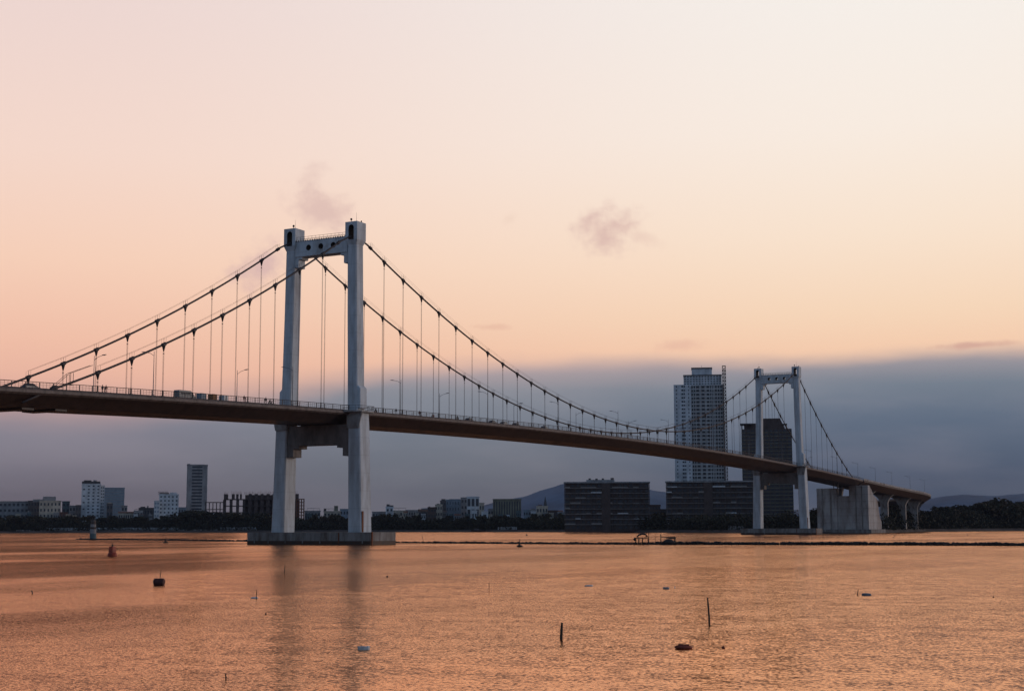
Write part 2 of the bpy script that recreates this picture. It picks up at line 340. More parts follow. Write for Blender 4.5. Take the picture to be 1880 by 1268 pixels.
def tower(x0):
    for s in (-1, 1):
        leg = MB()
        up = [(79, 8.5, 11.4, 1.75), (60, 8.72, 11.68, 1.8), (48, 8.95, 11.95, 1.84), (34.6, 9.15, 12.3, 1.9)]
        dn = [(34.6, 9.3, 13.25, 2.4), (30, 9.75, 13.45, 2.45), (16, 9.98, 13.85, 2.52), (3.2, 10.15, 14.25, 2.62)]
        leg.loft([octo(a, b_, c, zz, s, x0) for zz, a, b_, c in up][::-1])
        leg.loft([octo(a, b_, c, zz, s, x0) for zz, a, b_, c in dn][::-1])
        # pedestal on the outer side above the walkway
        leg.loft([octo(10.5, 13.05, 1.62, 35.3, s, x0, .15), octo(10.5, 12.95, 1.6, 40.6, s, x0, .15), octo(10.5, 12.3, 1.5, 41.3, s, x0, .15)])
        lg = leg.build('tower_leg', CON, bridge)
        # saddle housing: inverted U with an arched cable opening, corbelled underneath
        h = MB(); lo, hi = sorted((8.1*s, 11.85*s)); mid = (lo+hi)/2; w = .85; zt = 85.05
        arc = [(mid+w*cos(pi*k/10), 83.4+w*sin(pi*k/10)) for k in range(11)]
        h.loft([[(x0+sx*2.15, y, z_) for y, z_ in [(hi, 80.2), (hi, zt), (lo, zt), (lo, 80.2), (mid-w, 80.2)]+arc[::-1]+[(mid+w, 80.2)]] for sx in (-1, 1)])
        h.loft([octo(8.5, 11.4, 1.76, 78.9, s, x0, .2), octo(8.1, 11.85, 2.15, 80.2, s, x0, .02)])
        h.build('saddle_housing', CON, lg)
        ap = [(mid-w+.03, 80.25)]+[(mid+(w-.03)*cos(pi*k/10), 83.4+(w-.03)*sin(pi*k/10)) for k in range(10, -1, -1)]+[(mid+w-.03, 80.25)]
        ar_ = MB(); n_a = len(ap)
        ar_.add([(x0+sx*2.155, *p) for sx in (-1, 1) for p in ap], [(k, k+1, n_a+k+1, n_a+k) for k in range(n_a-1)]); ar_.build('opening_shade', HOLE_SHADE, lg)  # added dark skin, paints the shade inside the cable opening
        st = MB().tube([(x0-2.1, HY*s, 80.4), (x0-1.2, HY*s, 80.65), (x0, HY*s, 80.8), (x0+1.2, HY*s, 80.65), (x0+2.1, HY*s, 80.4)], .42, 8); st.build('cable_saddle', STEEL, lg)
        for dx, dy, q in ((-1.2, -.6*s, 1.), (1.4, .9*s, .7)):
            MB().tube([(x0+dx, mid+dy, zt), (x0+dx, mid+dy, zt+.55*q)], .07, 6).ball((x0+dx, mid+dy, zt+.8*q), .3*q, .3*q, .34*q).build('warning_light', BLACK, lg)
        MB().tube([(x0+.4, mid, zt), (x0+.4, mid, zt+2.9)], .05, 5, .02).build('lightning_rod', STEEL, lg)
        # walkway balcony round the outside of the leg
        pf = MB(); ol = sorted((10.0*s, 14.3*s)); pts = [(-5.4, 10.2), (-4.0, 13.2), (-2.9, 14.4), (2.9, 14.4), (4.0, 13.2), (5.4, 10.2)]
        zz = zd(x0)
        pf.loft([[(x0+a, b_*s, zz-.1-e) for a, b_ in pts] for e in (.42, 0)])
        for sx in (-1, 1):
            br_ = [(x0+sx*2.3, 14.2), (x0+sx*2.9, 14.2)]
        q = [(13.3, zz-4.6), (13.45, zz-4.2), (13.7, zz-3.0), (13.95, zz-1.9), (14.2, zz-1.1), (14.3, zz-.5), (9.6, zz-.5), (9.6, zz-4.6)]
        pf.loft([[(x0+xx, y*s, z_) for y, z_ in q] for xx in (-2.72, -2.42)])
        pf.build('walkway_balcony', CON2, lg)
        rl = MB()
        for k in range(len(pts)-1):
            a, b_ = pts[k], pts[k+1]
            for e in (.5, 1.2): rl.tube([(x0+a[0], a[1]*s, zz+e), (x0+b_[0], b_[1]*s, zz+e)], .045, 4)
            for f in (0, .5): rl.tube([(x0+a[0]+(b_[0]-a[0])*f, (a[1]+(b_[1]-a[1])*f)*s, zz-.1) for _ in (0,)]+[(x0+a[0]+(b_[0]-a[0])*f, (a[1]+(b_[1]-a[1])*f)*s, zz+1.2)], .045, 4)
        rl.build('balcony_rail', RAILM, lg)
        # rusty door strip near the foot
        MB().box(x0-2.2, x0-1.5, *sorted((14.16*s, 14.02*s+.32*s)), 3.25, 8.6).build('access_ladder', RUST, lg)
    ub = MB(); z0, z1 = 77.1, 81.4
    cells = [-8.5, -5.35, -2.65, -1.35, 1.35, 2.65, 5.35, 8.5]
    holes = [-4.0, 0, 4.0]; edges = [-8.5]
    zc_ = 79.35; r_ = .74; n = 24
    for hy in holes:
        sq = []; ci = []
        for k in range(n):
            a = 2*pi*k/n; ci.append((hy+r_*cos(a), zc_+r_*sin(a)))
            m = max(abs(cos(a)), abs(sin(a))); sq.append((hy+1.1*cos(a)/m, zc_+1.1*sin(a)/m))
        for k in range(n):
            j = (k+1) % n
            v = [(x0-1.7, *sq[k]), (x0-1.7, *sq[j]), (x0-1.7, *ci[j]), (x0-1.7, *ci[k]), (x0+1.7, *sq[k]), (x0+1.7, *sq[j]), (x0+1.7, *ci[j]), (x0+1.7, *ci[k])]
            ub.add(v, [(0, 1, 2, 3), (4, 7, 6, 5), (3, 2, 6, 7)])
        ub.box(x0-1.7, x0+1.7, hy-1.1, hy+1.1, z0, zc_-1.1).box(x0-1.7, x0+1.7, hy-1.1, hy+1.1, zc_+1.1, z1)
    ys = [-8.45]+[e for hy in holes for e in (hy-1.1, hy+1.1)]+[8.45]
    for a, b_ in zip(ys[::2], ys[1::2]): ub.box(x0-1.7, x0+1.7, a, b_, z0, z1)
    for s in (-1, 1):
        a, b_ = sorted((8.46*s, 6.3*s)); ub.box(x0-1.5, x0+1.5, a, b_, 76.4, z0-.004)
        a, b_ = sorted((8.5*s, 7.35*s)); ub.box(x0-1.5, x0+1.5, a, b_, 74.2, 76.396)
    u = ub.build('cross_beam', CON, bridge)
    for hy in holes:
        MB().loft([[(x0+xx, hy+rr*cos(2*pi*k/n), zc_+rr*sin(2*pi*k/n)) for k in range(n)] for xx, rr in ((-1.72, .8), (-1.72, .715), (1.72, .715), (1.72, .8))]+[], caps=False).build('porthole_shade', HOLE_SHADE, u)  # added dark ring, its colour imitates shade within the porthole
    g = MB()
    for sx in (-1.45, 1.45):
        for e in (.55, 1.1): g.tube([(x0+sx, -8.1, z1+e), (x0+sx, 8.1, z1+e)], .04, 4)
        for k in range(14): g.tube([(x0+sx, -8.1+k*16.2/13, z1), (x0+sx, -8.1+k*16.2/13, z1+1.1)], .04, 4)
    for k in range(22): g.box(x0-1.85, x0-1.7, -7.9+k*.75, -7.65+k*.75, z1-.16, z1+.14)
    g.build('guard_rail', RAILM, u)
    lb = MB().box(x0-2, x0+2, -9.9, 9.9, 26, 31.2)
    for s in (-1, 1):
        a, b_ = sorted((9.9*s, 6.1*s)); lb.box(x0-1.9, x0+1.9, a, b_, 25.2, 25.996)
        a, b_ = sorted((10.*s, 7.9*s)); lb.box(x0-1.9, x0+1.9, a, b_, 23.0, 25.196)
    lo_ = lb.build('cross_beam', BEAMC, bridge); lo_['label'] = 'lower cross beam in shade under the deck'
    for s in (-1, 1):
        MB().box(x0-1.3, x0+1.3, s*5-1, s*5+1, 31.2, zd(x0)-3.45).build('bearing_block', CON2, lo_)
    cp = MB(); a, b0 = 6., 19.4
    cp.loft([[(x0+i*(a-.0), j*b0, zz) for i, j in ((-1, -1), (1, -1), (1, 1), (-1, 1))] for zz in (.35, 3.2)])
    cp.box(x0-a+.5, x0+a-.5, -b0+.5, b0-.5, -1.5, .35)
    c_ = cp.build('pile_cap', CAPM, bridge)
    MB().loft([[(x0+i*(a+.02), j*(b0+.02), zz) for i, j in ((-1, -1), (1, -1), (1, 1), (-1, 1))] for zz in (-.2, 1.0)]).build('tide_band', TIDE, c_)
    for yy in (-17, -9.7, -4, 1.5, 7, 12.5, 17): MB().box(x0-a-.12, x0-a-.004, yy-.16, yy+.16, .4, 3.1).build('fender', CAPM if yy not in (-9.7,) else RUST, c_)
    MB().box(x0-a+.25, x0-a+.8, -b0-.25, -b0-.004, -.3, 3.3).build('cap_ladder', RUST, c_)
tower(0.); tower(L)
# deck
xs = [-165+i*5 for i in range(int((537+165)/5)+1)]
def sweep(prof, xs, f=zd): return [[(x, y, f(x)+z_) for y, z_ in prof] for x in xs]
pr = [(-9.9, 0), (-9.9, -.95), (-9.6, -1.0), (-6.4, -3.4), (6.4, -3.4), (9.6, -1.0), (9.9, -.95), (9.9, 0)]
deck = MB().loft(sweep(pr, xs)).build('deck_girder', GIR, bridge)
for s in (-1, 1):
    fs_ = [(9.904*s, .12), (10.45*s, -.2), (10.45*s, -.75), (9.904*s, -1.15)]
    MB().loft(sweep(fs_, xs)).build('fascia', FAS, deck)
MB().loft(sweep([(-7.4, .004), (-7.4, .06), (7.4, .06), (7.4, .004)], xs)).build('road_surface', DECKM, deck)
for s in (-1, 1): MB().loft(sweep([(7.42*s, .004), (7.42*s, .45), (7.7*s, .45), (7.7*s, .004)], xs)).build('kerb', FAS, deck)
def rail(y, x0, x1, par, name='railing', f=zd, yf=None):
    g = MB(); yf = yf or (lambda x: y); n = int((x1-x0)/3.6)
    X = [x0+(x1-x0)*k/n for k in range(n+1)]
    for e, r in ((1.38, .07), (.95, .03), (.6, .03), (.22, .04)): g.tube([(x, yf(x), f(x)+e) for x in X], r, 4)
    for i, x in enumerate(X):
        g.box(x-.09, x+.09, yf(x)-.06, yf(x)+.06, f(x), f(x)+1.4)
        if i < n:
            for q in (.25, .5, .75): xx = x+q*(X[1]-X[0]); g.box(xx-.02, xx+.02, yf(xx)-.02, yf(xx)+.02, f(xx)+.1, f(xx)+1.36)
    return g.build(name, RAILM, par)
for s in (-1, 1): rail(9.85*s, -165, 536.5, deck)
for px in (57, 118):
    X = atY(px, 750, -7).x; MB().box(X-1.6, X+1.6, -6.2, 3, zd(X)-3.85, zd(X)-3.42).build('inspection_gantry', GIR, deck)
X = atY(1530, 890, -6).x
MB().tube([(X, -6, zd(X)-3.4), (X+4, -5.2, zd(X)-8)], .25, 6).build('drain_pipe', STEEL, deck)
MB().tube([(X+11, -5.5, zd(X)-3.4), (X+11, -5.5, zd(X)-7.5)], .3, 6).build('drain_pipe', STEEL, deck)
# cables
def cable_pts(y):
    pts = []; x = -115.
    while x < L+116:
        if x < -108: z_ = zside(108)-.42*(-108-x)
        elif x > L+108: z_ = zside(108)-.42*(x-L-108)
        else: z_ = zc(x)
        u_ = max(-x, x-L); yy = y
        if not (abs(x) < 3.6 or abs(x-L) < 3.6): pts.append((x, yy, z_))
        if x < -3.5 <= x+3.1: pts += [(-2.2, y, 81.0), (0, y, 81.35), (2.2, y, 81.0)]
        if x < L-3.5 <= x+3.1: pts += [(L-2.2, y, 81.0), (L, y, 81.35), (L+2.2, y, 81.0)]
        x += 3.1
    return sorted(set(pts))
HX = [14.7+10*k for k in range(38)]; SX = [14.7+10*k for k in range(9)]
allx = [(-u) for u in SX]+HX+[L+u for u in SX]
clampx = [-7.7]+[7.7]+[L-7.7, L+7.7]
cab = {}
for s in (-1, 1):
    c = MB().tube(cable_pts(HY*s), .24, 10).build('main_cable', STEEL, bridge, smooth=True); cab[s] = c
    for o in (-.32, .32):
        hr = MB()
        for seg in ([-x for x in SX[::-1]]+[-7.7], [7.7]+HX+[L-7.7], [L+7.7]+[L+x for x in SX]):
            hr.tube([(x, HY*s+o, zc(x)+1.35) for x in seg], .022, 4)
        hr.build('hand_rope', STEEL, c)
hang = []
for s in (-1, 1):
    for x in allx: hang.append(((Vector((x, HY*s, 50))-CAM).length, x, s, True))
hang.sort()
rest = MB(); 
def clamp_mb(m, x, s, X0=0., Y0=0., Z0=0., cone=True):
    y = HY*s-Y0; z_ = zc(x)-Z0; sl = (zc(x+.5)-zc(x-.5)); a = x-X0
    m.tube([(a-.62, y, z_-.62*sl), (a-.5, y, z_-.5*sl), (a+.5, y, z_+.5*sl), (a+.62, y, z_+.62*sl)], [.3, .42, .42, .3], 10)
    if cone: m.tube([(a, y, z_-.2), (a, y, z_-.75), (a, y, z_-1.5)], [.42, .3, .12], 8)
    for ox in (-.35, .35):
        for oy in (-.32, .32): m.tube([(a+ox, y+oy, z_+ox*sl), (a+ox, y+oy, z_+ox*sl+1.38)], .028, 4)
def rope_mb(m, x, s, X0=0., Y0=0., Z0=0.):
    b_ = zd(x)-Z0; tp = zc(x)-Z0-1.2; a = x-X0; y = HY*s-Y0
    if tp > b_+.6:
        for o in (-.13, .13): m.tube([(a+o, y, b_-.1), (a+o, y, tp)], .036, 5)
        if tp > b_+2.4:
            m.box(a-.2, a+.2, y-.07, y+.07, tp-.9, tp-.75); m.tube([(a, y, b_-.1), (a, y, b_+1.5)], .16, 6)
    m.box(a-.4, a+.4, y-.28, y+.12, b_-.4, b_+.3)
for i, (d, x, s, q) in enumerate(hang):
    if i < 100:
        m = MB(); rope_mb(m, x, s, x, HY*s, zd(x)); h = m.build('hanger', STEEL, bridge); h.location = (x, HY*s, zd(x))
        m = MB(); clamp_mb(m, x, s, x, HY*s, zd(x), zc(x)-zd(x) > 2.2); m.build('cable_clamp', STEEL, h)
    else:
        rope_mb(rest, x, s); clamp_mb(rest, x, s)
tag(rest.build('hanger', STEEL, bridge), kind='stuff')
for s in (-1, 1):
    for x in clampx:
        m = MB(); clamp_mb(m, x, s, cone=False); m.build('cable_clamp', STEEL, cab[s])
# gate and steps where the near side cable meets the walkway
gt = MB(); X = -102.6; zz = zc(X)
for ox in (-.5, .6):
    for oy in (-.35, .35): gt.tube([(X+ox, -HY+oy, zc(X+ox)), (X+ox, -HY+oy, zc(X+ox)+1.9)], .06, 5)
gt.box(X-.6, X+.7, -HY-.42, -HY+.42, zz-.35, zz-.22)
for oy in (-.35, .35):
    gt.tube([(X-.5, -HY+oy, zz+1.9), (X+6, -HY+oy, zz+4.2)], .05, 4); gt.tube([(X-.5, -HY+oy, zz+1.9), (X-5.2, -HY+oy, zz-1.6)], .05, 4)
gt.build('cable_access_gate', STEEL, bridge)
for x in (-106.5, -97.3):
    if x < -100: MB().tube([(x-1.2, -HY, zc(x)-.4), (x-.4, -HY, zc(x)+.0), (x+.6, -HY, zc(x)+.3)], [.4, .62, .35], 8).build('cable_collar', STEEL, bridge)

# ------------------------------------------------------------------ anchorage and viaduct beyond the far tower
XA = 531.2
an = empty('anchorage', (XA, 0, GZ), 'massive stained concrete cable anchorage with curved back under the deck end', 'anchorage')
sp = [(1595.5, 890.4), (1599.4, 897.4), (1603.8, 908.9), (1610, 915.3), (1611.5, 923), (1614, 939.5), (1616, 951), (1618.5, 957.4), (1618.5, 969)]
prof = [(0, -.5), (0, 25.6)]+[(atY(px, py, -14).x-XA, atY(px, py, -14).z-GZ) for px, py in sp]+[(29, -.5)]
for ya, yb, top in ((-14, -2.9, 0), (4.4, 16.3, -1.4)):
    m = MB(); m.prism([(a, b_ if b_ < 24 else b_+top) for a, b_ in prof], 'Y', ya, yb)
    bk = m.build('anchor_block', ANC, an)
    for yy in ((-10.4, -6.8) if ya < 0 else (8, 13)): MB().box(-.35, -.004, yy-.35, yy+.35, 0, 25.4+top).build('pilaster', CAPM, bk)
MB().box(0.6, 22, -2.9, 4.4, -.5, 19.7).build('tie_wall', ANC, an)
MB().prism([(3.2, 19.7), (4.6, 19.7), (4.6, 26.), (1.9, 26.)], 'X', 6, 9).build('deck_pier', CON2, an)
MB().box(-3, 32, -16, 18, -1.8, .35).build('foundation', CAPM, an)
via = empty('approach_viaduct', (537.2, 0, GZ), 'dark concrete approach viaduct on flared piers curving away behind the anchorage', 'viaduct')
def vp(s):
    x = 537.2+s
    if x <= 683: return Vector((x, 0, zd(x))), 0.
    th = (x-683)/400.; return Vector((683+400*sin(th), 400*(1-cos(th)), zd(x))), th
prv = [(-10.45, .1), (-10.45, -.9), (-10.1, -1.2), (-5.6, -3.9), (5.6, -3.9), (10.1, -1.2), (10.45, -.9), (10.45, .1)]
def vsec(prof, s):
    p, th = vp(s); n_ = Vector((-sin(th), cos(th), 0)); return [tuple(p+n_*a+Vector((0, 0, b_))-via.location) for a, b_ in prof]
ss = [i*6 for i in range(72)]
vd = MB().loft([vsec(prv, s) for s in ss]).build('deck_girder', GIR, via)
for sgn in (-1, 1): MB().loft([vsec([(10.1*sgn, .1), (10.1*sgn, 1.05), (10.45*sgn, 1.05), (10.45*sgn, .1)], s) for s in ss]).build('parapet', CON2, vd)
for x in (583, 630, 681, 730, 780, 830, 880):
    p, th = vp(x-537.2); zt = p.z-3.85-GZ; q = []
    m = MB(); pts = [(2.4, 0), (2.4, zt-5), (2.9, zt-3.6), (4.2, zt-1.6), (6.2, zt)]
    poly = [(-a, b_) for a, b_ in pts[::-1]]+pts
    m.prism(poly, 'X', -1.3, 1.3)
    o = m.build('pier', CON2, via); o.location = (p.x-via.location.x, p.y, 0); o.rotation_euler = (0, 0, th)

# ------------------------------------------------------------------ street lamps on the bridge
lm = MB().tube([(0, 0, 0), (0, 0, 5), (0, 0, 10)], [.1, .08, .055], 6).box(-.2, .2, -.2, .2, 0, .5).mesh('pole', GALV)
am = MB().tube([(0, 0, 9.0), (0, 1.0, 9.6), (0, 2.4, 9.95)], .055, 5).mesh('arm', GALV)
hm = MB().loft([[(-.13, 2.3, 9.9), (.13, 2.3, 9.9), (.13, 2.3, 10.02), (-.13, 2.3, 10.02)], [(-.2, 2.8, 9.9), (.2, 2.8, 9.9), (.2, 2.8, 10.1), (-.2, 2.8, 10.1)], [(-.1, 3.5, 10.03), (.1, 3.5, 10.03), (.1, 3.5, 10.12), (-.1, 3.5, 10.12)]]).mesh('lamp_head', GALV)
lampx = [-127.5+51.05*k for k in range(13)]+[531, 573, 616, 668, 713]
lampx = [x for x in lampx if x < 520]+[531, 573, 616, 668, 713]
for s, sw in ((-1, 'river'), (1, 'far')):
    for k, x in enumerate(lampx):
        if s > 0 and x > 520: continue
        y = 8.6*s
        if x < 0: w = ['at the photo left edge', 'between the left hangers', 'just before the near tower'][k] if k < 3 else 'at the near tower'
        elif x < L: w = ORD[len([q for q in lampx if 0 < q < x])]+' along the main span'
        elif x < 520: w = ORD[len([q for q in lampx if L < q < x])]+' past the far tower'
        else: w = ORD[len([q for q in lampx if 520 < q < x])]+' on the approach viaduct'
        r = empty('street_lamp', (x, y, zd(x)), 'lamp post on the %s side deck edge, %s' % (sw, w), 'street lamp', 0 if s < 0 else pi, 'lamp posts along the bridge deck')
        inst(lm, 'pole', r); ar = inst(am, 'arm', r); inst(hm, 'lamp_head', ar)
# ------------------------------------------------------------------ traffic and people on the deck
def wheel_mesh(r, w): return MB().tube([(0, -w/2, 0), (0, w/2, 0)], r, 10).mesh('wheel', BLACK)
WH = wheel_mesh(.32, .2); WHB = wheel_mesh(.45, .28); WHM = wheel_mesh(.28, .09)
def vehicle_parts(root, body, parts, wheels, wm):
    for nme, me in parts: inst(me, nme, root)
    for x, y in wheels: inst(wm, 'wheel', root, (x, y, wm['r'] if 'r' in wm else .32))
WH['r'] = .32; WHB['r'] = .45; WHM['r'] = .28
def slabs(m, secs):  # secs: (x, halfwidth low, zlow, halfwidth top, ztop)
    return m.loft([[(x, -a, z0), (x, a, z0), (x, b_, z1), (x, -b_, z1)] for x, a, z0, b_, z1 in secs])
def car_meshes(paint):
    b_ = slabs(MB(), [(-2.15, .78, .35, .74, .75), (-2.0, .86, .25, .82, .92), (-1.0, .88, .22, .84, .95), (.9, .88, .22, .84, .92), (1.9, .84, .25, .78, .75), (2.15, .72, .35, .68, .6)]).mesh('body', paint)
    c_ = slabs(MB(), [(-1.75, .8, .93, .62, .96), (-1.2, .8, .93, .62, 1.42), (.1, .8, .93, .62, 1.46), (1.0, .8, .93, .66, .95)]).mesh('cabin_glass', GLASS)
    r_ = MB().box(-1.15, .05, -.6, .6, 1.425, 1.5).mesh('roof', paint); return [('body', b_), ('cabin_glass', c_), ('roof', r_)]
def truck_meshes(paint, ln=.95, ht=1.95):
    bx = MB().box(-ln, .65, -.75, .75, .62, ht).mesh('cargo_box', paint)
    cb = slabs(MB(), [(.7, .3, .5, .3, 1.0), (1.1, .22, .55, .2, 1.05), (1.45, .1, .6, .08, 1.15)]).mesh('cab', CARD)
    ch = MB().box(-ln, 1.2, -.3, .3, .42, .61).mesh('chassis', BLACK); return [('cargo_box', bx), ('cab', cb), ('chassis', ch)]
def van_meshes(paint):
    b_ = slabs(MB(), [(-2.9, .9, .4, .82, 1.9), (-2.7, .95, .3, .84, 2.25), (1.2, .95, .3, .84, 2.3), (2.2, .93, .3, .8, 1.5), (2.9, .85, .4, .75, .95)]).mesh('body', paint)
    w_ = MB()
    for x in (-2.2, -1.1, 0): w_.box(x, x+.9, -.96, .96, 1.35, 1.85)
    w_ = w_.mesh('side_window', GLASS); return [('body', b_), ('side_window', w_)]
KW = {'car_w': (car_meshes(CARW), 1.35, .75, WH), 'car_d': (car_meshes(CARD), 1.35, .75, WH), 'truck_b': (truck_meshes(CARB), 0, .75, WH), 'truck_o': (truck_meshes(CARO), 0, .75, WH), 'truck_w': (truck_meshes(CARW, .9, 1.8), 0, .75, WH), 'van': (van_meshes(mat('grey_van_paint', (.17, .165, .16), .35, .1, 1)), 1.8, .85, WH)}
def put_vehicle(kind, name, px, py, lane, flip, label, cat):
    P = atY(px, py, lane); ms, wb, wt, wm = KW[kind]; z_ = zd(P.x)+.065
    r = empty(name, (P.x, lane, z_), label, cat, pi if flip else 0)
    for nme, me in ms: inst(me, nme, r)
    xs_ = (-1.35, 1.35) if 'car' in kind else (-1.9, 1.9) if kind == 'van' else (-.55, 1.35)
    for x in xs_:
        for y in ((0,) if x == 1.35 and 'truck' in kind else (-wt, wt)): inst(wm, 'wheel', r, (x, y, .32))
put_vehicle('van', 'van', 339, 729, -4.2, False, 'grey van with side windows on the bridge left of the near tower', 'van')
put_vehicle('truck_b', 'cargo_tricycle', 370, 730, -4.2, False, 'blue grey cargo tricycle just behind the grey van on the bridge', 'cargo tricycle')
put_vehicle('truck_o', 'cargo_tricycle', 391, 731, -4.2, False, 'ochre brown cargo tricycle, the middle one of three on the bridge', 'cargo tricycle')
put_vehicle('truck_w', 'cargo_tricycle', 411, 733, -4.2, False, 'small whitish cargo tricycle nearest the near tower of the three', 'cargo tricycle')
for k, (px, py, ln_, kd, lab) in enumerate([(862, 771, -4.2, 'car_d', 'dark car on the main span, nearest the near tower'), (905, 775, -4.2, 'car_d', 'dark car on the main span ahead of the white car'), (926, 777, -4.2, 'car_w', 'white car in the short queue of cars on the main span'), (948, 779, -4.2, 'car_d', 'dark car at the far end of the short queue on the main span'), (1000, 785, -4.2, 'car_w', 'white car alone on the main span beyond the short queue')]):
    put_vehicle(kd, 'car', px, py, ln_, False, lab, 'car')
put_vehicle('car_d', 'car', 57, 709, -4.2, False, 'dark car low behind the railing at the photo left edge', 'car')
def person_mesh(cloth, stride=.25, lean=0., ride=False):
    o_v = []; 
    def skin_obj(verts, edges, radii, name, m):
        me = bpy.data.meshes.new(name); me.from_pydata(verts, edges, []); me.materials.append(m)
        o = bpy.data.objects.new(name, me)
        md = o.modifiers.new('Skin', 'SKIN'); me.skin_vertices if False else None
        bm = bmesh.new(); bm.from_mesh(me); ly = bm.verts.layers.skin.verify(); bm.verts.ensure_lookup_table()
        for v, r in zip(bm.verts, radii): v[ly].radius = (r, r)
        bm.verts[0][ly].use_root = True; bm.to_mesh(me); bm.free()
        o.modifiers.new('Subd', 'SUBSURF').levels = 1; o.modifiers['Subd'].render_levels = 1
        return o
    if not ride:
        V = [(0, 0, .95), (0, 0, 1.2), (lean, 0, 1.42), (lean, 0, 1.52), (lean, 0, 1.64), (stride*.3, .1, .88), (stride, .11, .48), (stride*.9, .11, .06), (stride*.9+.16, .11, .03), (-stride*.2, -.1, .88), (-stride*.3, -.11, .48), (-stride*1.2, -.11, .08), (-stride*1.2+.15, -.11, .03),
             (lean, .19, 1.4), (lean-.08, .24, 1.12), (lean+.06, .24, .88), (lean, -.19, 1.4), (lean+.1, -.24, 1.13), (lean+.22, -.22, .92)]
    else:
        V = [(-.1, 0, .85), (-.05, 0, 1.1), (.05, 0, 1.32), (.07, 0, 1.42), (.09, 0, 1.54), (0, .13, .84), (.42, .2, .82), (.35, .2, .36), (.5, .2, .33), (0, -.13, .84), (.42, -.2, .82), (.35, -.2, .36), (.5, -.2, .33),
             (.05, .19, 1.3), (.2, .27, 1.08), (.5, .27, 1.06), (.05, -.19, 1.3), (.2, -.27, 1.08), (.5, -.27, 1.06)]
    E_ = [(0, 1), (1, 2), (2, 3), (3, 4), (0, 5), (5, 6), (6, 7), (7, 8), (0, 9), (9, 10), (10, 11), (11, 12), (2, 13), (13, 14), (14, 15), (2, 16), (16, 17), (17, 18)]
    rad = [.15, .14, .14, .06, .1, .1, .07, .05, .045, .1, .07, .05, .045, .07, .05, .04, .07, .05, .04]
    return skin_obj(V, E_, rad, 'person', cloth)
def put_person(cloth, px, py, lane, rz_, label, zoff=0., ride=False, x=None):
    o = person_mesh(cloth, ride=ride); S.collection.objects.link(o)
    X = x if x is not None else atY(px, py, lane).x
    o.location = (X, lane, zd(X)+.065+zoff); o.rotation_euler = (0, 0, rz_); tag(o, label, 'person')
    hd = MB().ball((.09 if ride else 0, 0, 1.56 if ride else 1.68), .1, .09, .12, 8, 6).build('hair', BLACK, o)
for a in [(CLOTH, 188, 720, -8.9, 0, 'person in dark clothes at the railing, left one of a walking pair'),
          (CLOTHR, 194.5, 720, -8.9, 0, 'person in reddish clothes walking beside the dark clad one'),
          (CLOTHR, 448, 739, -8.9, 0, 'person in reddish clothes standing at the railing between lamp and near tower'),
          (CLOTH, 488, 742, -8.9, 0, 'person in dark clothes walking towards the near tower along the railing'),
          (CLOTH, 727, 762, -8.9, pi, 'person in dark clothes walking away from the near tower on the main span'),
          (CLOTHR, 770, 765, -8.9, 0, 'person in reddish clothes at the main span railing')]: put_person(*a)
bike = [('body', slabs(MB(), [(-.75, .12, .55, .1, .85), (-.3, .14, .4, .13, .82), (.25, .1, .3, .09, .6), (.5, .12, .35, .08, 1.0), (.62, .06, .6, .05, 1.05)]).mesh('body', CARD)), ('handlebar', MB().tube([(.5, -.33, 1.05), (.55, 0, 1.0), (.5, .33, 1.05)], .025, 5).tube([(.55, 0, 1.0), (.72, 0, .3)], .04, 5).mesh('handlebar', STEEL))]
for px, py, w in [(496, 743, 'near the near tower, left of it'), (690, 760, 'just right of the near tower'), (795, 768, 'beside the first lamp of the main span'), (840, 771, 'behind the first dark car')]:
    P = atY(px, py, -6.3); r = empty('motorbike', (P.x, -6.3, zd(P.x)+.065), 'dark motorbike ridden along the deck '+w, 'motorbike')
    for nme, me in bike: inst(me, nme, r)
    for x in (-.6, .66): inst(WHM, 'wheel', r, (x, 0, .28))
    put_person(CLOTHR if px % 2 else CLOTH, 0, 0, -6.3, 0, 'person riding the dark motorbike '+w, x=P.x-.15, ride=True)

# ------------------------------------------------------------------ buildings
WIN = {}
def win_mesh(w, h, m):
    k = (round(w, 2), round(h, 2), m.name)
    if k not in WIN: WIN[k] = MB().box(-w/2, w/2, -.06, .05, -h/2, h/2).mesh('window', m)
    return WIN[k]
def frame(x0, x1, d, depth, rot):
    P0, P1 = gp(x0, d, 0), gp(x1, d, 0); w = (P1-P0).length
    if rot: w = max(2, (w-depth*abs(sin(rot)))/cos(rot))
    c = (P0+P1)/2; D = (c-Vector((CAM.x, CAM.y, 0))).normalized(); a = atan2(D.y, D.x)-pi/2
    return c, w, a
def hgt(y, x, d): return atD(x, y, d).z-GZ
def windows(parent, rects, m, budget=100):
    """rects: (x, y, z, w, h) on the front plane; the largest 100 are parts, the rest one part"""
    rects = sorted(rects, key=lambda r: -r[3]*r[4]); st = MB()
    for i, (x, y, z_, w, h) in enumerate(rects):
        if i < budget: inst(win_mesh(w, h, m), 'window', parent, (x, y, z_))
        else: st.box(x-w/2, x+w/2, y-.06, y+.05, z_-h/2, z_+h/2)
    if st.v: tag(st.build('window', m, parent), kind='stuff')
def sidewins(parent, x, y0, y1, H, rows, cols, m):
    st = MB(); fh = H/rows
    for r in range(rows):
        for c in range(cols): y = y0+(c+.5)*(y1-y0)/cols; st.box(x-.06, x+.06, y-(y1-y0)/cols*.28, y+(y1-y0)/cols*.28, r*fh+fh*.3, r*fh+fh*.75)
    if st.v: tag(st.build('window', m, parent), kind='stuff')
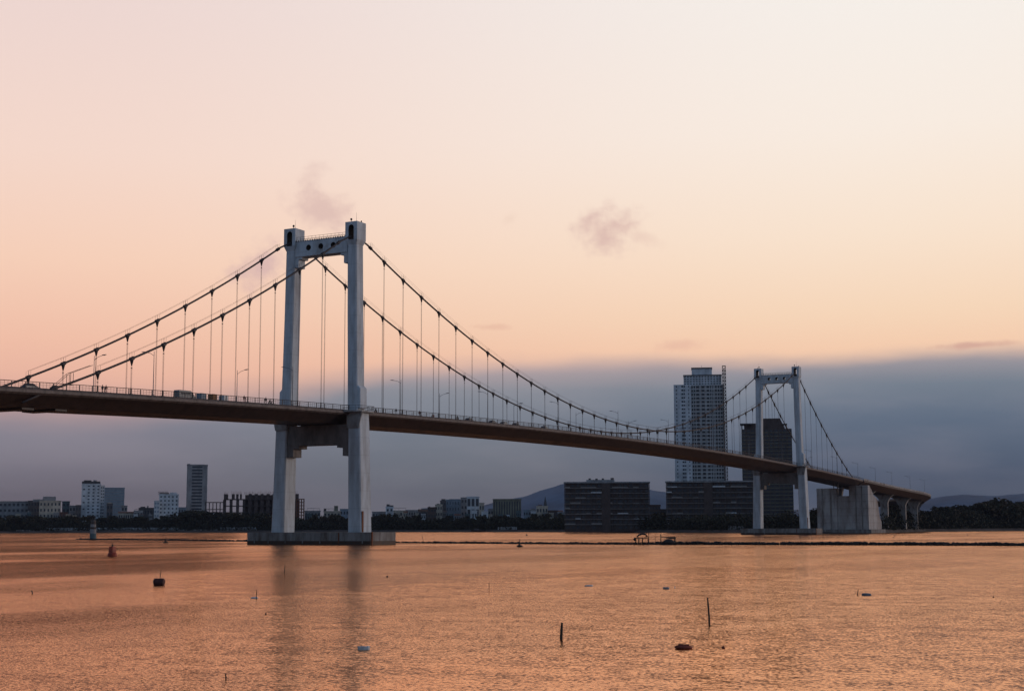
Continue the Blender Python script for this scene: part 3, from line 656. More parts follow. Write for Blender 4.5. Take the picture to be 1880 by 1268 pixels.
def building(name, label, x0, x1, yt, d, m, rows=4, cols=5, depth=14, rot=0., wm=None, wf=.55, hf=.45, roof=(), cat='building', group=None, par=True, base=0., skip=None):
    xm = (x0+x1)/2; c, w, a = frame(x0, x1, d, depth, rot); H = hgt(yt, xm, d)
    r = empty(name, (c.x, c.y, GZ), label, cat, a+rot, group)
    b_ = MB().box(-w/2, w/2, 0, depth, -1.5, H)
    wall = b_.build('wall', m, r)
    if par:
        p = MB(); e = .25
        p.box(-w/2-e, w/2+e, -e, .35, H+.003, H+.9).box(-w/2-e, w/2+e, depth-.3, depth+e, H+.003, H+.9).box(-w/2-e, -w/2+.3, .352, depth-.302, H+.003, H+.9).box(w/2-.3, w/2+e, .352, depth-.302, H+.003, H+.9)
        p.build('parapet', m, r)
    rects = []; fh = (H-base)/rows; cw = w/cols
    for i in range(rows):
        for j in range(cols):
            if skip and skip(i, j): continue
            rects.append((-w/2+(j+.5)*cw, 0, base+i*fh+fh*.52, cw*wf, fh*hf))
    windows(r, rects, wm or GLASS)
    if rot: sidewins(r, -w/2 if rot > 0 else w/2, 0, depth, H, rows, max(2, int(depth/4)), wm or GLASS)
    for (u0, u1, yy, rm, nm) in roof:
        h1 = hgt(yy, xm, d); xa, xb = -w/2+u0*w, -w/2+u1*w
        if nm == 'roof':
            MB().prism([(-.6, H+.004), (depth+.6, H+.004), (depth/2, h1)], 'X', -w/2-.5, w/2+.5).build('roof', rm, r)
        elif nm == 'canopy':
            cm = MB().box(xa, xb, 1, depth*.7, h1-.25, h1)
            for q in (xa+.1, (xa+xb)/2, xb-.1): cm.box(q-.1, q+.1, 1.2, 1.4, H, h1-.254).box(q-.1, q+.1, depth*.6, depth*.6+.2, H, h1-.254)
            cm.build('canopy', rm, r)
        elif nm == 'water_tank':
            MB().tube([((xa+xb)/2, depth/2, H+.004), ((xa+xb)/2, depth/2, h1)], (xb-xa)/2, 10).build('water_tank', rm, r)
        elif nm == 'mast': MB().tube([(xa, depth/2, H), (xa, depth/2, h1)], .22, 5, .06).build('mast', rm, r)
        elif nm == 'spire':
            MB().loft([[(xa-1.6, depth/2-1.6, H), (xa+1.6, depth/2-1.6, H), (xa+1.6, depth/2+1.6, H), (xa-1.6, depth/2+1.6, H)], [(xa-1.2, depth/2-1.2, H+(h1-H)*.4), (xa+1.2, depth/2-1.2, H+(h1-H)*.4), (xa+1.2, depth/2+1.2, H+(h1-H)*.4), (xa-1.2, depth/2+1.2, H+(h1-H)*.4)], [(xa-.06, depth/2-.06, h1), (xa+.06, depth/2-.06, h1), (xa+.06, depth/2+.06, h1), (xa-.06, depth/2+.06, h1)]]).build('spire', rm, r)
        else: MB().box(xa, xb, depth*.12, depth*.8, H-.5, h1).build(nm, rm, r)
    return r, w, H, depth
B = building
# left shore
B('apartment_block', 'low grey apartment block at the photo left edge', -20, 52, 921, 1600, GREY, 5, 9)
B('apartment_block', 'dark grey block with flat roof right of the low grey one', 50, 72, 920, 1590, DGREY, 5, 4)
B('apartment_block', 'cream block with square windows and a raised grey roof storey', 71, 111, 920, 1570, CREAM, 5, 6, roof=[(.15, .75, 911, GREY, 'roof_house'), (-.3, .2, 916, GREY, 'roof_house')], wf=.4)
B('house', 'small teal grey house right of the cream block', 113, 127, 921, 1620, TEAL, 5, 2)
B('house', 'small pale house with flat roof beside the teal grey one', 126, 138, 929, 1600, GREY, 4, 2)
B('house', 'dark narrow house tight against the white tower', 138, 148, 928, 1590, DGREY, 4, 2)
B('house', 'low orange walled house under the teal grey one', 108, 124, 941, 1560, REDR, 3, 3, wf=.3)
B('apartment_tower', 'white apartment tower with dark crown and one column of dark windows', 148, 183, 889, 1600, WHITE, 14, 4, 16, .0, wf=.42, hf=.38, roof=[(0.0, .97, 883, DGREY, 'roof_crown'), (.1, .5, 881, DGREY, 'roof_house'), (.6, .8, 880.5, GREY, 'water_tank')], skip=lambda i, j: j in (0,) and i % 2)
B('apartment_block', 'narrow white wing on the right side of the white tower', 183, 190, 892, 1604, WHITE, 14, 2, 12)
B('glass_tower', 'pale blue glass tower beside the white apartment tower', 187, 227, 896, 1680, BLUEG, 16, 1, 18, wf=.96, hf=.22, wm=GREY)
B('house', 'dark narrow house in front of the blue glass tower', 195, 206, 925, 1590, DGREY, 4, 2, roof=[(.2, .8, 922, CREAM, 'roof_house')])
B('house', 'small pale block right of the blue glass tower', 222, 233, 929, 1650, GREY, 4, 2)
B('warehouse', 'low long building with pale window row right of the glass tower', 217, 246, 941, 1580, CREAM, 2, 7, wf=.6, roof=[(0, 1, 938.5, REDR, 'roof')], par=False)
B('house', 'low grey house with rooftop greenery canopy', 245, 262, 938, 1570, GREY, 3, 3, roof=[(.1, .9, 934, DGREY, 'canopy')])
B('apartment_block', 'dark low block with cluttered roof left of the white hotel', 254, 284, 933, 1600, DGREY, 3, 6, roof=[(.1, .4, 929.5, DGREY, 'roof_house'), (.5, .6, 928, GREY, 'water_tank')])
B('hotel', 'white stepped hotel with blue lit lower wing and plants on its roof', 291, 327, 908, 1590, WHITE, 9, 5, 16, roof=[(.0, .5, 904, DGREY, 'roof_house'), (.55, .9, 903.5, WHITE, 'roof_house'), (-.05, .45, 902, BROWN, 'canopy')], wf=.4, hf=.4)
B('hotel', 'blue white lower wing of the stepped hotel', 282, 292, 920, 1586, WHITE, 7, 2, 12, wm=BLUEG, wf=.6)
B('house', 'small blue house between the white hotel and the tall tower', 327, 341, 932, 1620, BLUEG, 3, 3)
B('office_tower', 'tall grey office tower with bands of dark windows, highest on the left shore', 341, 379, 854, 1620, GREY, 20, 1, 18, wf=.5, hf=.5, roof=[(0, .15, 851, GREY, 'roof_house'), (.1, .85, 852, DGREY, 'roof_crown')])
B('apartment_block', 'dark low block at the foot of the tall office tower', 338, 380, 938, 1560, DGREY, 3, 8)
B('warehouse', 'dark low shed between the office tower and the concrete frame', 378, 408, 941, 1540, BROWN, 2, 5)
# between and right of the legs
B('house', 'low grey house with thin white roof canopy, left one seen between the tower legs', 559, 588, 938.5, 1540, GREY, 3, 5, roof=[(.15, .95, 932.5, DGREY, 'canopy')])
B('house', 'teal fronted low house at the left between the tower legs', 560, 572, 944, 1510, TEAL, 2, 3)
B('house', 'house with olive water tank and roof canopy between the tower legs', 594, 625, 939, 1540, CREAM, 3, 5, roof=[(.0, .6, 933, DGREY, 'canopy'), (.62, .85, 928, OLIVE, 'roof_house'), (0, .15, 933, DGREY, 'roof_house')])
B('house', 'small blue grey house beside the near leg of the near tower', 624, 640, 935, 1600, BLUEG, 3, 3)
B('apartment_block', 'low dark grey block just right of the near tower leg', 683, 712, 940, 1500, GREY, 3, 5)
B('house', 'tall narrow house with round tank and long roof awning right of the near tower', 708, 722, 931, 1480, WHITE, 4, 2, roof=[(.1, .5, 925, DGREY, 'roof_house'), (.5, 1, 927, BROWN, 'roof_house')])
B('house', 'pale terrace house carrying the end of the long awning', 722, 745, 938, 1480, CREAM, 3, 4, roof=[(-.1, 1, 931.5, DGREY, 'canopy')])
B('apartment_block', 'blue grey flat block right of the long awning', 745, 768, 937, 1500, GREY, 3, 5)
B('house', 'small dark gabled house before the blue block', 768, 785, 938, 1440, DGREY, 3, 3, par=False, roof=[(0, 1, 934, BROWN, 'roof')])
B('house', 'small slate blue house left of the brown cluster', 774, 786, 934, 1500, BLUEG, 3, 2)
B('apartment_block', 'dark brown block at the left of the middle cluster', 785, 801, 932, 1400, BROWN, 4, 3, roof=[(.1, .3, 929, DGREY, 'water_tank')])
B('apartment_block', 'brownish block with small tank rising in the middle cluster', 799, 812, 927, 1420, CREAM, 4, 3, roof=[(.2, .6, 924, DGREY, 'roof_house')])
B('apartment_block', 'narrow dark block with roof shed, left of the pale blue one', 808, 819, 920, 1440, DGREY, 5, 2, roof=[(.2, .9, 915.5, DGREY, 'roof_house')])
B('apartment_block', 'pale blue block rising to the right in the middle cluster', 819, 849, 918, 1460, BLUEG, 5, 6, roof=[(.2, 1, 915.5, BLUEG, 'roof_house')], wf=.25)
B('apartment_block', 'narrow grey block left of the white columned one', 846, 858, 914, 1440, GREY, 5, 2)
B('office_building', 'white fronted office with tall columns and dark roof band', 857, 880, 912.5, 1420, WHITE, 3, 3, roof=[(0, 1, 912, DGREY, 'roof_house')], wf=.7, hf=.7)
B('house', 'small house with pale window frames beside the columned office', 880, 889, 924, 1400, CREAM, 3, 2)
B('house', 'small mauve wall house low in the middle cluster', 866, 876, 938, 1370, WHITE, 2, 2)
B('house', 'low whitish house with dark doorway below the columned office', 884, 896, 940, 1370, WHITE, 2, 1, wf=.5)
B('apartment_block', 'broad olive grey block with vertical fins left of the mountain', 905, 957, 917, 1390, OLIVE, 1, 11, 16, wf=.35, hf=.85)
B('house', 'pale low house with flat roof right of the olive block', 896, 906, 935, 1400, GREY, 3, 2)
B('house', 'low blue grey house with roof tanks before the mountain', 961, 974, 937, 1350, BLUEG, 3, 3)
B('house', 'grey house with dark roof shed before the mountain', 973, 985, 936, 1340, GREY, 3, 3, roof=[(.2, .8, 933, DGREY, 'roof_house')])
B('church', 'small pale church with stepped gable and thin spire before the mountain', 985, 1006, 930, 1340, CREAM, 3, 4, roof=[(.15, .5, 926.5, REDR, 'roof_house'), (.78, .8, 910, DGREY, 'spire')])
B('house', 'dark brown house right of the spired church', 1006, 1024, 938, 1310, BROWN, 3, 4)
B('house', 'low pale house touching the wide slab block', 1024, 1037, 941, 1310, GREY, 3, 3)
B('annex', 'dark low annex between the two wide slab blocks', 1192, 1213, 928, 1130, BROWN, 5, 4)
B('house', 'small dark shed left of the second wide slab block', 1210, 1224, 936, 1140, DGREY, 4, 2)
hr = random.Random(21)
for (xa, xb, ylo, n_, where) in ((24, 146, 943, 7, 'below the low blocks at the photo left edge'), (238, 284, 945, 3, 'left of the white stepped hotel'), (300, 400, 944, 5, 'around the foot of the tall office tower'), (690, 785, 943, 6, 'below the long roof awning'), (790, 902, 942, 8, 'below the middle cluster of blocks'), (904, 1034, 942, 8, 'below the olive block and church')):
    for k in range(n_):
        px = xa+(xb-xa)*(k+hr.uniform(.15, .75))/n_; wd = hr.uniform(6, 11); y_ = ylo+hr.uniform(-3.5, 3.5)
        B('house', '%s small house %s, half hidden by trees' % (ORD[k], where), px, px+wd, y_, sd(px)+hr.uniform(45, 75), hr.choice((WHITE, CREAM, GREY, CREAM, TEAL, GREY)), 3, hr.choice((2, 3)), 9, par=hr.random() > .4,
          roof=[hr.choice([(0, 1, y_-2.4, REDR, 'roof'), (.1, .5, y_-2.6, GREY, 'roof_house'), (.6, .85, y_-2.4, DGREY, 'water_tank'), (.1, .9, y_-3, DGREY, 'canopy')])])
# the two wide slab blocks: recessed dark glass behind pale slab edges and columns
def slab_block(name, label, x0, x1, yt, d, nf, nc, roofs, depth=20):
    xm = (x0+x1)/2; c, w, a = frame(x0, x1, d, depth, 0); H = hgt(yt, xm, d)
    r = empty(name, (c.x, c.y, GZ), label, 'building', a)
    MB().box(-w/2+.9, w/2-.9, 1.4, depth-1, -1.5, H-.1).build('wall', BROWN, r)
    fh = H/nf
    sm_ = MB().box(-w/2, w/2, 0, depth, -.18, .18).mesh('floor_slab', SLAB)
    for k in range(1, nf): inst(sm_, 'floor_slab', r, (0, 0, k*fh))
    MB().box(-w/2-.3, w/2+.3, -.3, depth+.3, H-.1, H+.9).build('roof', GREY, r)
    cm = MB().box(-.3, .3, .25, .85, -1.5, H-.1).mesh('column', ROUGHC)
    for k in range(nc+1): inst(cm, 'column', r, (-w/2+.5+(w-1)*k/nc, 0, 0))
    rects = [(-w/2+.5+(w-1)*(j+.5)/nc, 1.4, fh*(i+.5), (w-1)/nc*(.55 if (i*7+j*3) % 5 else .8), fh*.5) for i in range(nf) for j in range(nc)]
    q = random.Random(int(x0)); rects = [z_ for z_ in rects if q.random() > .18]
    windows(r, rects, GLASS)
    for k in range(26):
        i = q.randrange(1, nf); j = q.randrange(0, nc-2); n_ = q.choice((1, 2, 3)); xa = -w/2+.5+(w-1)*j/nc; xb = xa+(w-1)*n_/nc
        MB().box(xa, xb, -.02, .2, i*fh+.181, i*fh+q.choice((.5, .9, 1.1))).build('parapet_panel', q.choice((SLAB, SLAB, DGREY, PALE)), r)
    rl = MB().box(-w/2+.1, w/2-.1, .02, .1, .9, 1.0).mesh('balcony_rail', STEEL)
    for k in range(1, nf): inst(rl, 'balcony_rail', r, (0, 0, k*fh))
    for (u0, u1, yy, rm, nm) in roofs:
        h1 = hgt(yy, xm, d); xa, xb = -w/2+u0*w, -w/2+u1*w
        if nm == 'water_tank': MB().tube([((xa+xb)/2, 6, H+.9), ((xa+xb)/2, 6, h1)], (xb-xa)/2, 10).build(nm, rm, r)
        else: MB().box(xa, xb, 3, depth-4, H+.9, h1).build(nm, rm, r)
    core = MB().box(-w*.06, w*.04, -.25, 1.2, -1.5, H-.2).build('stair_core', BROWN, r)
    return r
slab_block('slab_block', 'wide dark eight storey block with four tanks on its roof', 1036, 1194, 886, 1130, 9, 16, [(.26, .59, 880, GREY, 'roof_house'), (.285, .315, 877, DGREY, 'water_tank'), (.365, .395, 877.5, DGREY, 'water_tank'), (.44, .47, 877.3, DGREY, 'water_tank'), (.545, .585, 876.5, DGREY, 'water_tank')])
slab_block('slab_block', 'wide dark block in front of the white high rise, left of the far tower', 1223, 1384, 884.5, 1090, 9, 16, [(.55, .7, 881, DGREY, 'roof_house')])
# white high rise under construction
def highrise():
    d = 1400; x0, x1 = 1241, 1334; c, w, a = frame(x0, x1, d, 26, 0); xm = (x0+x1)/2; H = hgt(706, xm, d)
    r = empty('high_rise', (c.x, c.y, GZ), 'tall white residential high rise with grid of balconies, tallest building in the photo', 'high rise', a)
    wl = w*.345
    MB().box(-w/2, -w/2+wl, -3, 22, -1.5, H).build('wall', WHITE, r)
    MB().box(-w/2+wl+.01, w/2, 1.6, 24, -1.5, H-.2).build('wall', SLAB, r)
    nf = 38; fh = H/nf
    fm = MB().box(-w/2+wl+.01, w/2+.2, .2, 1.59, -.5, .5).mesh('floor_slab', PALE)
    for k in range(1, nf+1): inst(fm, 'floor_slab', r, (0, 0, k*fh-.5))
    u = -w/2+wl; ww = w-wl
    vx = [0, .07, .14, .27, .3, .43, .46, .57, .63, .68, .72, .80, .88, .96]
    vm_ = MB().box(-.28, .28, .1, 1.59, -1.5, H).mesh('party_wall', PALE)
    for v in vx: inst(vm_, 'party_wall', r, (u+v*ww, 0, 0))
    rects = []
    for i in range(nf):
        z_ = (i+.5)*fh
        rects += [(-w/2+wl*.16, -3, z_, 1.0, 1.5), (-w/2+wl*.5, -3, z_, 1.9, 1.7), (-w/2+wl*.62, -3, z_, 1.2, 1.7), (-w/2+wl*.86, -3, z_, 1.0, 1.4)]
        for p, q in zip(vx, vx[1:]):
            if q-p > .06: rects.append((u+(p+q)/2*ww, 1.6, z_-.1, (q-p)*ww*.6, fh*.5))
    windows(r, rects, GLASS)
    h2 = hgt(689, xm, d); xa = -w/2+.2*w; xb = w/2-.04*w
    MB().box(xa, xb, 2, 22, H, h2).build('upper_tier', WHITE, r)
    rr = []
    for i in range(4):
        for j in range(13): rr.append((xa+(j+.5)*(xb-xa)/13, 2, H+(i+.5)*(h2-H)/4, (xb-xa)/13*.6, (h2-H)/4*.5))
    tier = MB()
    for x, y, z_, ww_, hh in rr: tier.box(x-ww_/2, x+ww_/2, y-.06, y+.05, z_-hh/2, z_+hh/2)
    tag(tier.build('window', GLASS, r), kind='stuff')
    MB().box(xa-.3, xb+.3, 1.6, 22.3, h2-.02, h2+.9).build('parapet', DGREY, r)
    h3 = hgt(673.5, xm, d); ca, cb = -w/2+.365*w, -w/2+.77*w
    MB().box(ca, cb, 5, 18, h2+.9, h3-1.2).build('crown', WHITE, r)
    MB().box(ca-.4, cb+.4, 4.6, 18.4, h3-1.2, h3).build('crown_cap', DGREY, r)
    MB().tube([(ca+(cb-ca)*.5, 10, h3), (ca+(cb-ca)*.5, 10, h3+2.6)], .12, 5).build('mast', STEEL, r)
highrise()
def lattice(name, label, x0, x1, yt, d):
    c, w, a = frame(x0, x1, d, 3, 0); H = hgt(yt, (x0+x1)/2, d); r = empty(name, (c.x, c.y, GZ), label, 'hoist', a)
    m = MB(); h = w/2
    for x in (-h, h):
        for y in (-h, h): m.box(x-.24, x+.24, y-.24, y+.24, 0, H)
    m.build('corner_post', STEEL, r); m2 = MB(); k = 0.; st = 3.3
    while k < H-st:
        for y in (-h, h):
            m2.tube([(-h, y, k), (h, y, k+st)], .2, 4); m2.tube([(-h, y, k), (h, y, k)], .26, 4); m2.tube([(h, y, k), (-h, y, k+st)], .14, 4)
        k += st
    m2.build('lattice_bracing', STEEL, r); MB().box(-h-.2, h+.2, -h-.2, h+.2, H-.5, H).build('top_plate', STEEL, r)
    for k in range(10): MB().tube([(-h, 0, H*.06+k*H*.085), (-h-3.2, 0, H*.06+k*H*.085)], .12, 4).build('wall_tie', STEEL, r)
    return r
lattice('construction_hoist', 'tall lattice hoist mast against the right side of the white high rise', 1332, 1338, 671, 1396)
# dark tower behind the far bridge tower
def darktower():
    d = 1260; x0, x1 = 1365, 1458; c, w, a = frame(x0, x1, d, 24, 0); xm = 1411; H = hgt(787, xm, d)
    r = empty('dark_tower', (c.x, c.y, GZ), 'dark brown banded tower block seen through the legs of the far bridge tower', 'building', a)
    MB().box(-w/2, w/2, 0, 24, -1.5, H).build('wall', BROWN, r)
    n = 27; fh = H/n; fm = MB().box(-w/2-.2, w/2+.2, -.35, 0-.003, -.25, .25).mesh('floor_slab', OLIVE)
    for k in range(1, n): inst(fm, 'floor_slab', r, (0, 0, k*fh))
    rects = [(-w/2+(j+.5)*w/11, 0, (i+.5)*fh, w/11*.7, fh*.42) for i in range(n) for j in range(11)]
    windows(r, rects, GLASS)
    f = lambda px: -w/2+(px-x0)/(x1-x0)*w
    h1, h2 = hgt(776, xm, d), hgt(767.5, xm, d)
    MB().box(f(1370), f(1392), 3, 20, H, h1).build('roof_house', BROWN, r)
    MB().loft([[(f(1398), 2, H+.01), (f(1446), 2, H+.01), (f(1437), 2, h2), (f(1401), 2, h2)], [(f(1398), 22, H+.01), (f(1446), 22, H+.01), (f(1437), 22, h2), (f(1401), 22, h2)]]).build('roof_house', BROWN, r)
    MB().box(f(1362.5), f(1386), -1, 14, h1-1.2, h1-.2).box(f(1365), f(1367), 0, 2, H, h1-1.2).build('roof_canopy', DGREY, r)
    MB().box(f(1440), f(1450), 0, 12, hgt(779, xm, d), hgt(777.6, xm, d)).box(f(1443), f(1444), 2, 4, H, hgt(779, xm, d)).box(f(1448), f(1449), 2, 4, H, hgt(779, xm, d)).build('roof_canopy', DGREY, r)
darktower()
# concrete frame under construction behind the near tower's far leg
def cframe():
    d = 1500; x0, x1 = 409, 558; c, w, a = frame(x0, x1, d, 24, 0); xm = 480; f = lambda px: -w/2+(px-x0)/(x1-x0)*w
    r = empty('concrete_frame', (c.x, c.y, GZ), 'unfinished concrete frame with bare columns and rebar on its top floor', 'construction', a)
    lv = [hgt(y, xm, d) for y in (963, 951, 939.5, 927.5, 915.5)]; top = hgt(906, xm, d)
    for z_ in lv:
        MB().box(f(410), f(546), 0, 24, z_-.7, z_).build('floor_slab', ROUGHC, r)
    cols_ = [411, 423, 435, 447, 458, 469, 480, 491, 502, 513, 524, 535, 545]
    for j, px in enumerate(cols_):
        m = MB()
        for y in (.6, 11.5, 22):
            wd = 1.3 if j < 4 else 1.7; m.box(f(px)-wd, f(px)+wd, y, y+.8, -1.5, lv[-1]-.71); 
            if j > 3: m.box(f(px)-wd*.9, f(px)+wd*.9, y+.05, y+.75, lv[-1]+.001, top)
        m.build('column', ROUGHC, r)
    for px, wd in ((412.5, 1.4), (416, .7), (427, 1.5), (434.5, 1.2), (441, .9)):
        MB().box(f(px)-wd, f(px)+wd, 1, 2, lv[-1]+.001, top-.3).build('column', ROUGHC, r); MB().box(f(px)-wd*.8, f(px)+wd*.8, 20, 21, lv[-1]+.001, top-.3).build('column', ROUGHC, r)
    MB().box(f(448), f(545), 9, 9.5, -1, lv[-1]-.72).build('back_wall', BROWN, r); MB().box(f(411), f(447), 14, 14.4, -1, lv[1]-.72).build('back_wall', BROWN, r)
    MB().box(f(449), f(500), 3, 20, lv[-1]+.001, top-1.0).build('formwork', BROWN, r)
    rb = MB()
    for k in range(70):
        px = 411+k*1.93+R.uniform(-.5, .5)
        if 419 < px < 424 or 444 < px < 447: continue
        rb.tube([(f(px), 1.5+R.uniform(0, 8), top-.4), (f(px)+R.uniform(-.4, .4), 1.5+R.uniform(0, 8), top+R.uniform(1.2, 3.))], .11, 4)
    rb.build('rebar', RUST, r)
cframe()
def openframe(name, label, x0, x1, yt, d, nx_, ys_, m=ROUGHC, depth=12, cw=.45):
    c, w, a = frame(x0, x1, d, depth, 0); r = empty(name, (c.x, c.y, GZ), label, 'construction', a); H = hgt(yt, (x0+x1)/2, d)
    for y in ys_:
        z_ = hgt(y, (x0+x1)/2, d); MB().box(-w/2, w/2, 0, .6, z_-.7, z_).build('beam', m, r); MB().box(-w/2, w/2, depth-.6, depth, z_-.7, z_).build('beam', m, r)
    for k in range(nx_): x = -w/2+cw+(w-2*cw)*k/(nx_-1); MB().box(x-cw, x+cw, .02, .58, -1.5, H-.71).build('column', m, r); MB().box(x-cw, x+cw, depth-.58, depth-.02, -1.5, H-.71).build('column', m, r)
openframe('concrete_frame', 'open row of concrete beams and columns left of the big unfinished frame', 376, 411, 921, 1515, 6, (921, 934, 951))
openframe('scaffold_tower', 'thin open scaffold tower just right of the near tower far leg', 543, 558.5, 915, 1490, 4, (915, 921, 927, 933, 939, 945, 951, 957), RUST, 6, .55)
# sea wall along the left shore
sw = empty('sea_wall', tuple(gp(250, sd(250)+6)), 'pale railed sea wall along the far left shore', 'wall'); o0 = sw.location
m = MB(); m2 = MB(); px = 30
while px < 470:
    a, b_ = gp(px, sd(px)+12)-o0, gp(px+5.0, sd(px+5)+12)-o0
    n_ = Vector((FW.x, FW.y, 0))*.6
    if not 62 < px < 70: m.add([a, b_, b_+n_, a+n_, a+Vector((0, 0, 1.1)), b_+Vector((0, 0, 1.1)), b_+n_+Vector((0, 0, 1.1)), a+n_+Vector((0, 0, 1.1))], [(0, 3, 2, 1), (4, 5, 6, 7), (0, 1, 5, 4), (1, 2, 6, 5), (2, 3, 7, 6), (3, 0, 4, 7)])
    if 85 < px < 330 or 400 < px:
        for q in (0, .5): p = a+(b_-a)*q; m2.box(p.x-.55, p.x+.55, p.y-.2, p.y+.2, 1.1, 3.0)
    px += 5.6
m.build('base_wall', CON2, sw); m2.build('panel', WHITE, sw)
for (xa, xb, lab) in ((915, 951, 'pale slatted fence at the water edge left of the mountain foot'), (1060, 1064, 'small white kiosk at the water edge under the first wide block'), (1338, 1366, 'low grey wall by the water left of the far bridge tower')):
    q0 = gp(xa, sd(xa)+11); fr = empty('fence' if xb-xa > 10 else 'kiosk', tuple(q0), lab, 'fence' if xb-xa > 10 else 'kiosk'); n = max(2, int((xb-xa)/3)); m = MB()
    for k in range(n):
        p = gp(xa+(xb-xa)*k/n, sd(xa+(xb-xa)*k/n)+11)-q0; m.box(p.x-.5, p.x+.5, p.y-.35, p.y+.35, 0, 2.6)
    p1 = gp(xb, sd(xb)+11)-q0; m.build('panel', GREY if xa > 1300 else WHITE, fr); MB().tube([(0, 0, 1.3), (p1.x, p1.y, 1.3)], .14, 4).build('rail', GREY, fr)
# ------------------------------------------------------------------ trees
def crown(seed, rx, rz, n, sz, clumps=9, dense=1.):
    q = random.Random(seed); m = MB(); cs = []
    for k in range(clumps):
        a = q.uniform(0, 2*pi); e = q.uniform(-.5, .9); rr = q.uniform(.25, .72)
        cs.append((rx*rr*cos(a), rx*rr*sin(a), rz*e*.8, q.uniform(.3, .55)*rx))
    for k in range(n):
        c = q.choice(cs); d = Vector((q.gauss(0, 1), q.gauss(0, 1), q.gauss(0, 1))).normalized()*c[3]*q.uniform(.55, 1.08)
        p = Vector((c[0]+d.x, c[1]+d.y, c[2]+d.z*rz/rx*.9)); u = Vector((q.gauss(0, 1), q.gauss(0, 1), q.gauss(0, .7))).normalized(); v = u.orthogonal().normalized(); v.rotate(Matrix.Rotation(q.uniform(0, 6.3), 3, u))
        s = sz*q.uniform(.6, 1.3); w_ = u.cross(v); m.add([p+v*s, p+w_*s*.6, p-v*s, p-w_*s*.6], [(0, 1, 2, 3)])
    return m
CR = []
for k, (rx, rz_c, n) in enumerate([(4.2, 3.4, 420), (4.8, 3.0, 460), (3.4, 4.4, 420), (5.4, 4.0, 520), (3.0, 3.0, 340)]):
    CR.append((crown(k, rx, rz_c, n, .75).mesh('crown', LEAF if k % 2 else LEAF2), rx, rz_c))
def trunk_mesh(h, r): 
    m = MB().tube([(0, 0, -.5), (.15, 0, h*.4), (0, .1, h), (.1, 0, h*1.35)], [r, r*.8, r*.6, r*.25], 6)
    m.tube([(0, 0, h*.75), (1.3, .4, h*1.2)], [r*.45, r*.15], 5).tube([(0, 0, h*.8), (-1.2, -.6, h*1.25)], [r*.45, r*.15], 5); return m.mesh('trunk', BARK)
TR = trunk_mesh(4.5, .3)
segs = [(-60, 145, 'below the low blocks at the photo left edge'), (145, 240, 'below the white tower and blue glass tower'), (240, 340, 'below the white stepped hotel'), (340, 500, 'below the tall office tower and concrete frame'), (540, 640, 'seen between the near tower legs'), (683, 780, 'below the long roof awning'), (780, 900, 'below the middle cluster of blocks'), (900, 1040, 'below the olive block and church'), (1040, 1200, 'at the foot of the first wide dark block'), (1200, 1385, 'at the foot of the second wide dark block'), (1484, 1500, 'between the far tower and the anchorage')]
vt = [(-60, 946), (30, 948), (150, 950), (240, 950), (280, 949), (300, 946), (345, 938), (400, 940), (500, 944), (545, 946), (690, 944), (760, 948), (900, 950), (960, 946), (1036, 944), (1060, 954), (1190, 953), (1200, 942), (1222, 942), (1240, 953), (1385, 953), (1484, 936), (1500, 930), (1520, 935)]
def vtop(x):
    for (a, da), (b_, db) in zip(vt, vt[1:]):
        if a <= x <= b_: return da+(db-da)*(x-a)/(b_-a)
    return 945
def put_tree(px, d, ytop, label, group):
    me, rx, rc = R.choice(CR); H = max(4., hgt(ytop, px, d)); s = H/(4.6+rc*1.85)
    p = gp(px, d); r = empty('shore_tree', tuple(p), label, 'tree', R.uniform(0, 6.28), group)
    inst(TR, 'trunk', r, (0, 0, 0), 0, (s, s, s*.9)); inst(me, 'crown', r, (0, 0, (4.6+rc*.7)*s), 0, (s*R.uniform(1.05, 1.4), s*R.uniform(1.05, 1.4), s)); return r
for (xa, xb, where) in segs:
    px = xa+3; k = 0; li = []
    step = 8.3 if xb < 1040 else 9.5
    while px < xb: li.append(px); px += step*R.uniform(.8, 1.2)
    for k, px in enumerate(li):
        w = ORD[k] if k < 20 else 'last'
        put_tree(px, sd(px)+R.uniform(18, 42), vtop(px)+R.uniform(-6, 7), '%s dark tree from the left %s' % (w, where), 'trees along the far shore')
# right hand woods
rw = [(1636, 930), (1660, 934), (1690, 936), (1715, 934), (1732, 930), (1750, 927), (1765, 925), (1782, 925), (1795, 928), (1806, 921), (1816, 914), (1826, 913), (1836, 921), (1846, 922), (1856, 917), (1868, 916), (1880, 920)]
def rt(x):
    for (a, da), (b_, db) in zip(rw, rw[1:]):
        if a <= x <= b_: return da+(db-da)*(x-a)/(b_-a)
    return 920
k = 0
for row, dd, off in ((0, 60, 0), (1, 25, 9)):
    px = 1634+row*4; k = 0; li = []
    while px < 1890: li.append(px); px += (11 if row == 0 else 12.5)*R.uniform(.85, 1.15)
    for k, px in enumerate(li):
        put_tree(px, sd(px)+dd, rt(px)+off+R.uniform(-1.5, 3), ('%s tall dark tree from the left on the skyline right of the viaduct' if row == 0 else '%s lower dark tree from the left in front of the right hand woods') % (ORD[k] if k < 20 else ['twenty-first', 'twenty-second', 'twenty-third', 'twenty-fourth', 'twenty-fifth'][k-20]), 'trees of the right hand woods')
